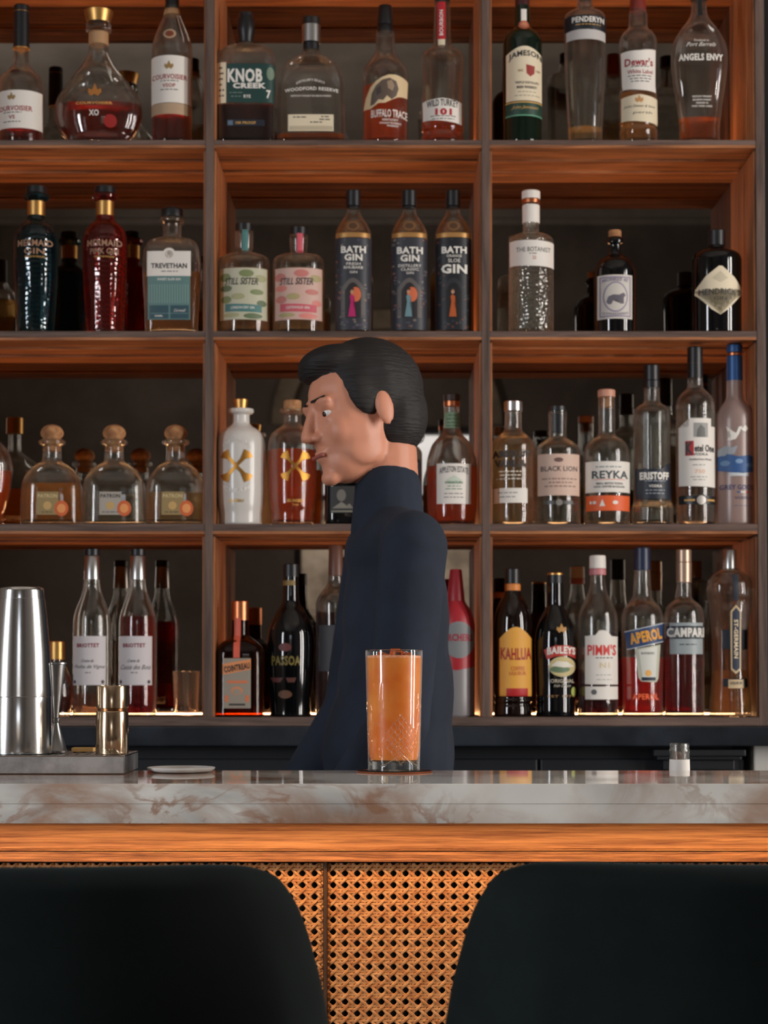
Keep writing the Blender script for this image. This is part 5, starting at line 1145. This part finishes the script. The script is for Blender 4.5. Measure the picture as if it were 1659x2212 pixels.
# head
ell(bm, Hp(-.012, 0, .030), (.096, .074, .088), HR); ell(bm, Hp(.020, 0, -.020), (.068, .064, .085), HR)
ell(bm, Hp(.038, 0, -.072), (.045, .044, .038), HR); ell(bm, Hp(.073, 0, -.097), (.016, .020, .014), HR)   # jaw, chin
for s_ in (1, -1):
    ell(bm, Hp(.050, s_*.034, -.024), (.028, .024, .030), HR)              # cheekbone
    ell(bm, Hp(.073, s_*.026, .028), (.014, .025, .009), HR)
    ell(bm, Hp(.0705, s_*.028, .0175), (.0135, .018, .0070), HR); ell(bm, Hp(.069, s_*.028, -.003), (.012, .016, .005), HR)
    ell(bm, Hp(.020, s_*.044, -.058), (.036, .013, .030), HR)              # jaw angle
    ell(bm, Hp(-.012, s_*.077, -.002), (.017, .007, .030), HR)             # ear
    ell(bm, Hp(.0895, s_*.011, -.030), (.010, .009, .007), HR)             # nostril wing
cap_(bm, Hp(.082, 0, .020), Hp(.104, 0, -.026), .009, .0105, 8)
ell(bm, Hp(.080, 0, -.054), (.012, .022, .0055), HR); ell(bm, Hp(.078, 0, -.064), (.012, .019, .006), HR)
# hands
def hand(bm, w_, side):
    d = Fv.copy(); lt = (Lv*side)
    tip = w_ + d*.02 + Uv*-.004
    ell(bm, w_ + d*.055 - Uv*.006, (.045, .038, .014), RB3)
    for i, (o_, ln) in enumerate(((-.030, .060), (-.010, .072), (.010, .078), (.029, .070))):
        b0 = w_ + d*.088 + lt*(-o_) - Uv*.006; m1 = b0 + d*ln*.5 - Uv*.004; m2 = b0 + d*ln*.85 - Uv*.020; m3 = b0 + d*ln - Uv*.034
        cap_(bm, b0 - d*.02, m1, .0088, .0080); cap_(bm, m1, m2, .0080, .0074); cap_(bm, m2, m3, .0074, .0066)
    t0 = w_ + d*.03 - lt*.030; t1 = t0 + d*.035 - lt*.028 - Uv*.006; t2 = t1 + d*.030 - lt*.006 - Uv*.010
    cap_(bm, t0, t1, .0125, .0105); cap_(bm, t1, t2, .0100, .0080)
hand(bm, wr_l, 1); hand(bm, wr_r, -1)
fuse('body', bm, SKIN, person, .0042, 5, .5)
# clothing
bm = Lump(); torso(bm, .011); arms(bm, .010, .94); fuse('shirt', bm, SHIRT, person, .006, 22)
bm = Lump(); cap_(bm, NB - Uv*.05, NB + (Hp(-.040, 0, -.070)-NB)*.26, .064, .057); fuse('collar', bm, SHIRT, person, .005, 6)
bm = Lump(); legs(bm, .013); ell(bm, hip + Uv*.02, (.135, .182, .125), RB3); fuse('trousers', bm, TROUS, person, .007, 8)
for s_, a_ in zip((1, -1), an):
    bm = Lump(); ell(bm, Vector((a_.x, a_.y, .05)), (.05, .045, .05), RB3); cap_(bm, Vector((a_.x, a_.y, .045)), Vector((a_.x, a_.y, .035)) + Fv*.16, .045, .034)
    for v in bm.V: v.z = max(v.z, .001)
    fuse('shoe', bm, BLACKCAP, person, .006, 4)
bm = Lump()
ell(bm, Hp(-.026, 0, .045), (.098, .083, .088), HR); ell(bm, Hp(-.052, 0, .0), (.070, .076, .080), HR)
ell(bm, Hp(.030, 0, .096), (.060, .058, .030), HR); ell(bm, Hp(.055, -.01, .085), (.034, .046, .022), HR)
for s_ in (1, -1): ell(bm, Hp(.010, s_*.066, .030), (.030, .012, .040), HR)
fuse('hair', bm, HAIR, person, .005, 5)
EYE = mat('eye_white', (220, 216, 210), .2); IRIS = mat('iris', (44, 28, 20), .2); LIP = mat('lips', (156, 84, 76), .5)
for s_ in (1, -1):
    bm = Lump(); ell(bm, Hp(.0672, s_*.028, .008), (.0116,)*3, HR); e_ = link('eye', bm.mesh('eye'), EYE, person, True)
    bm = Lump(); ell(bm, Hp(.0757, s_*.029, .006), (.0042, .0056, .0056), HR); link('iris', bm.mesh('iris'), IRIS, e_, True)
    bm = Lump(); cap_(bm, Hp(.088, s_*.014, .031), Hp(.078, s_*.044, .034), .0024, .0016); link('eyebrow', bm.mesh('eyebrow'), HAIR, person, True)
bm = Lump(); cap_(bm, Hp(.0885, -.018, -.0590), Hp(.0885, .018, -.0590), .0036, .0036, 12); link('lips', bm.mesh('lips'), LIP, person, True)
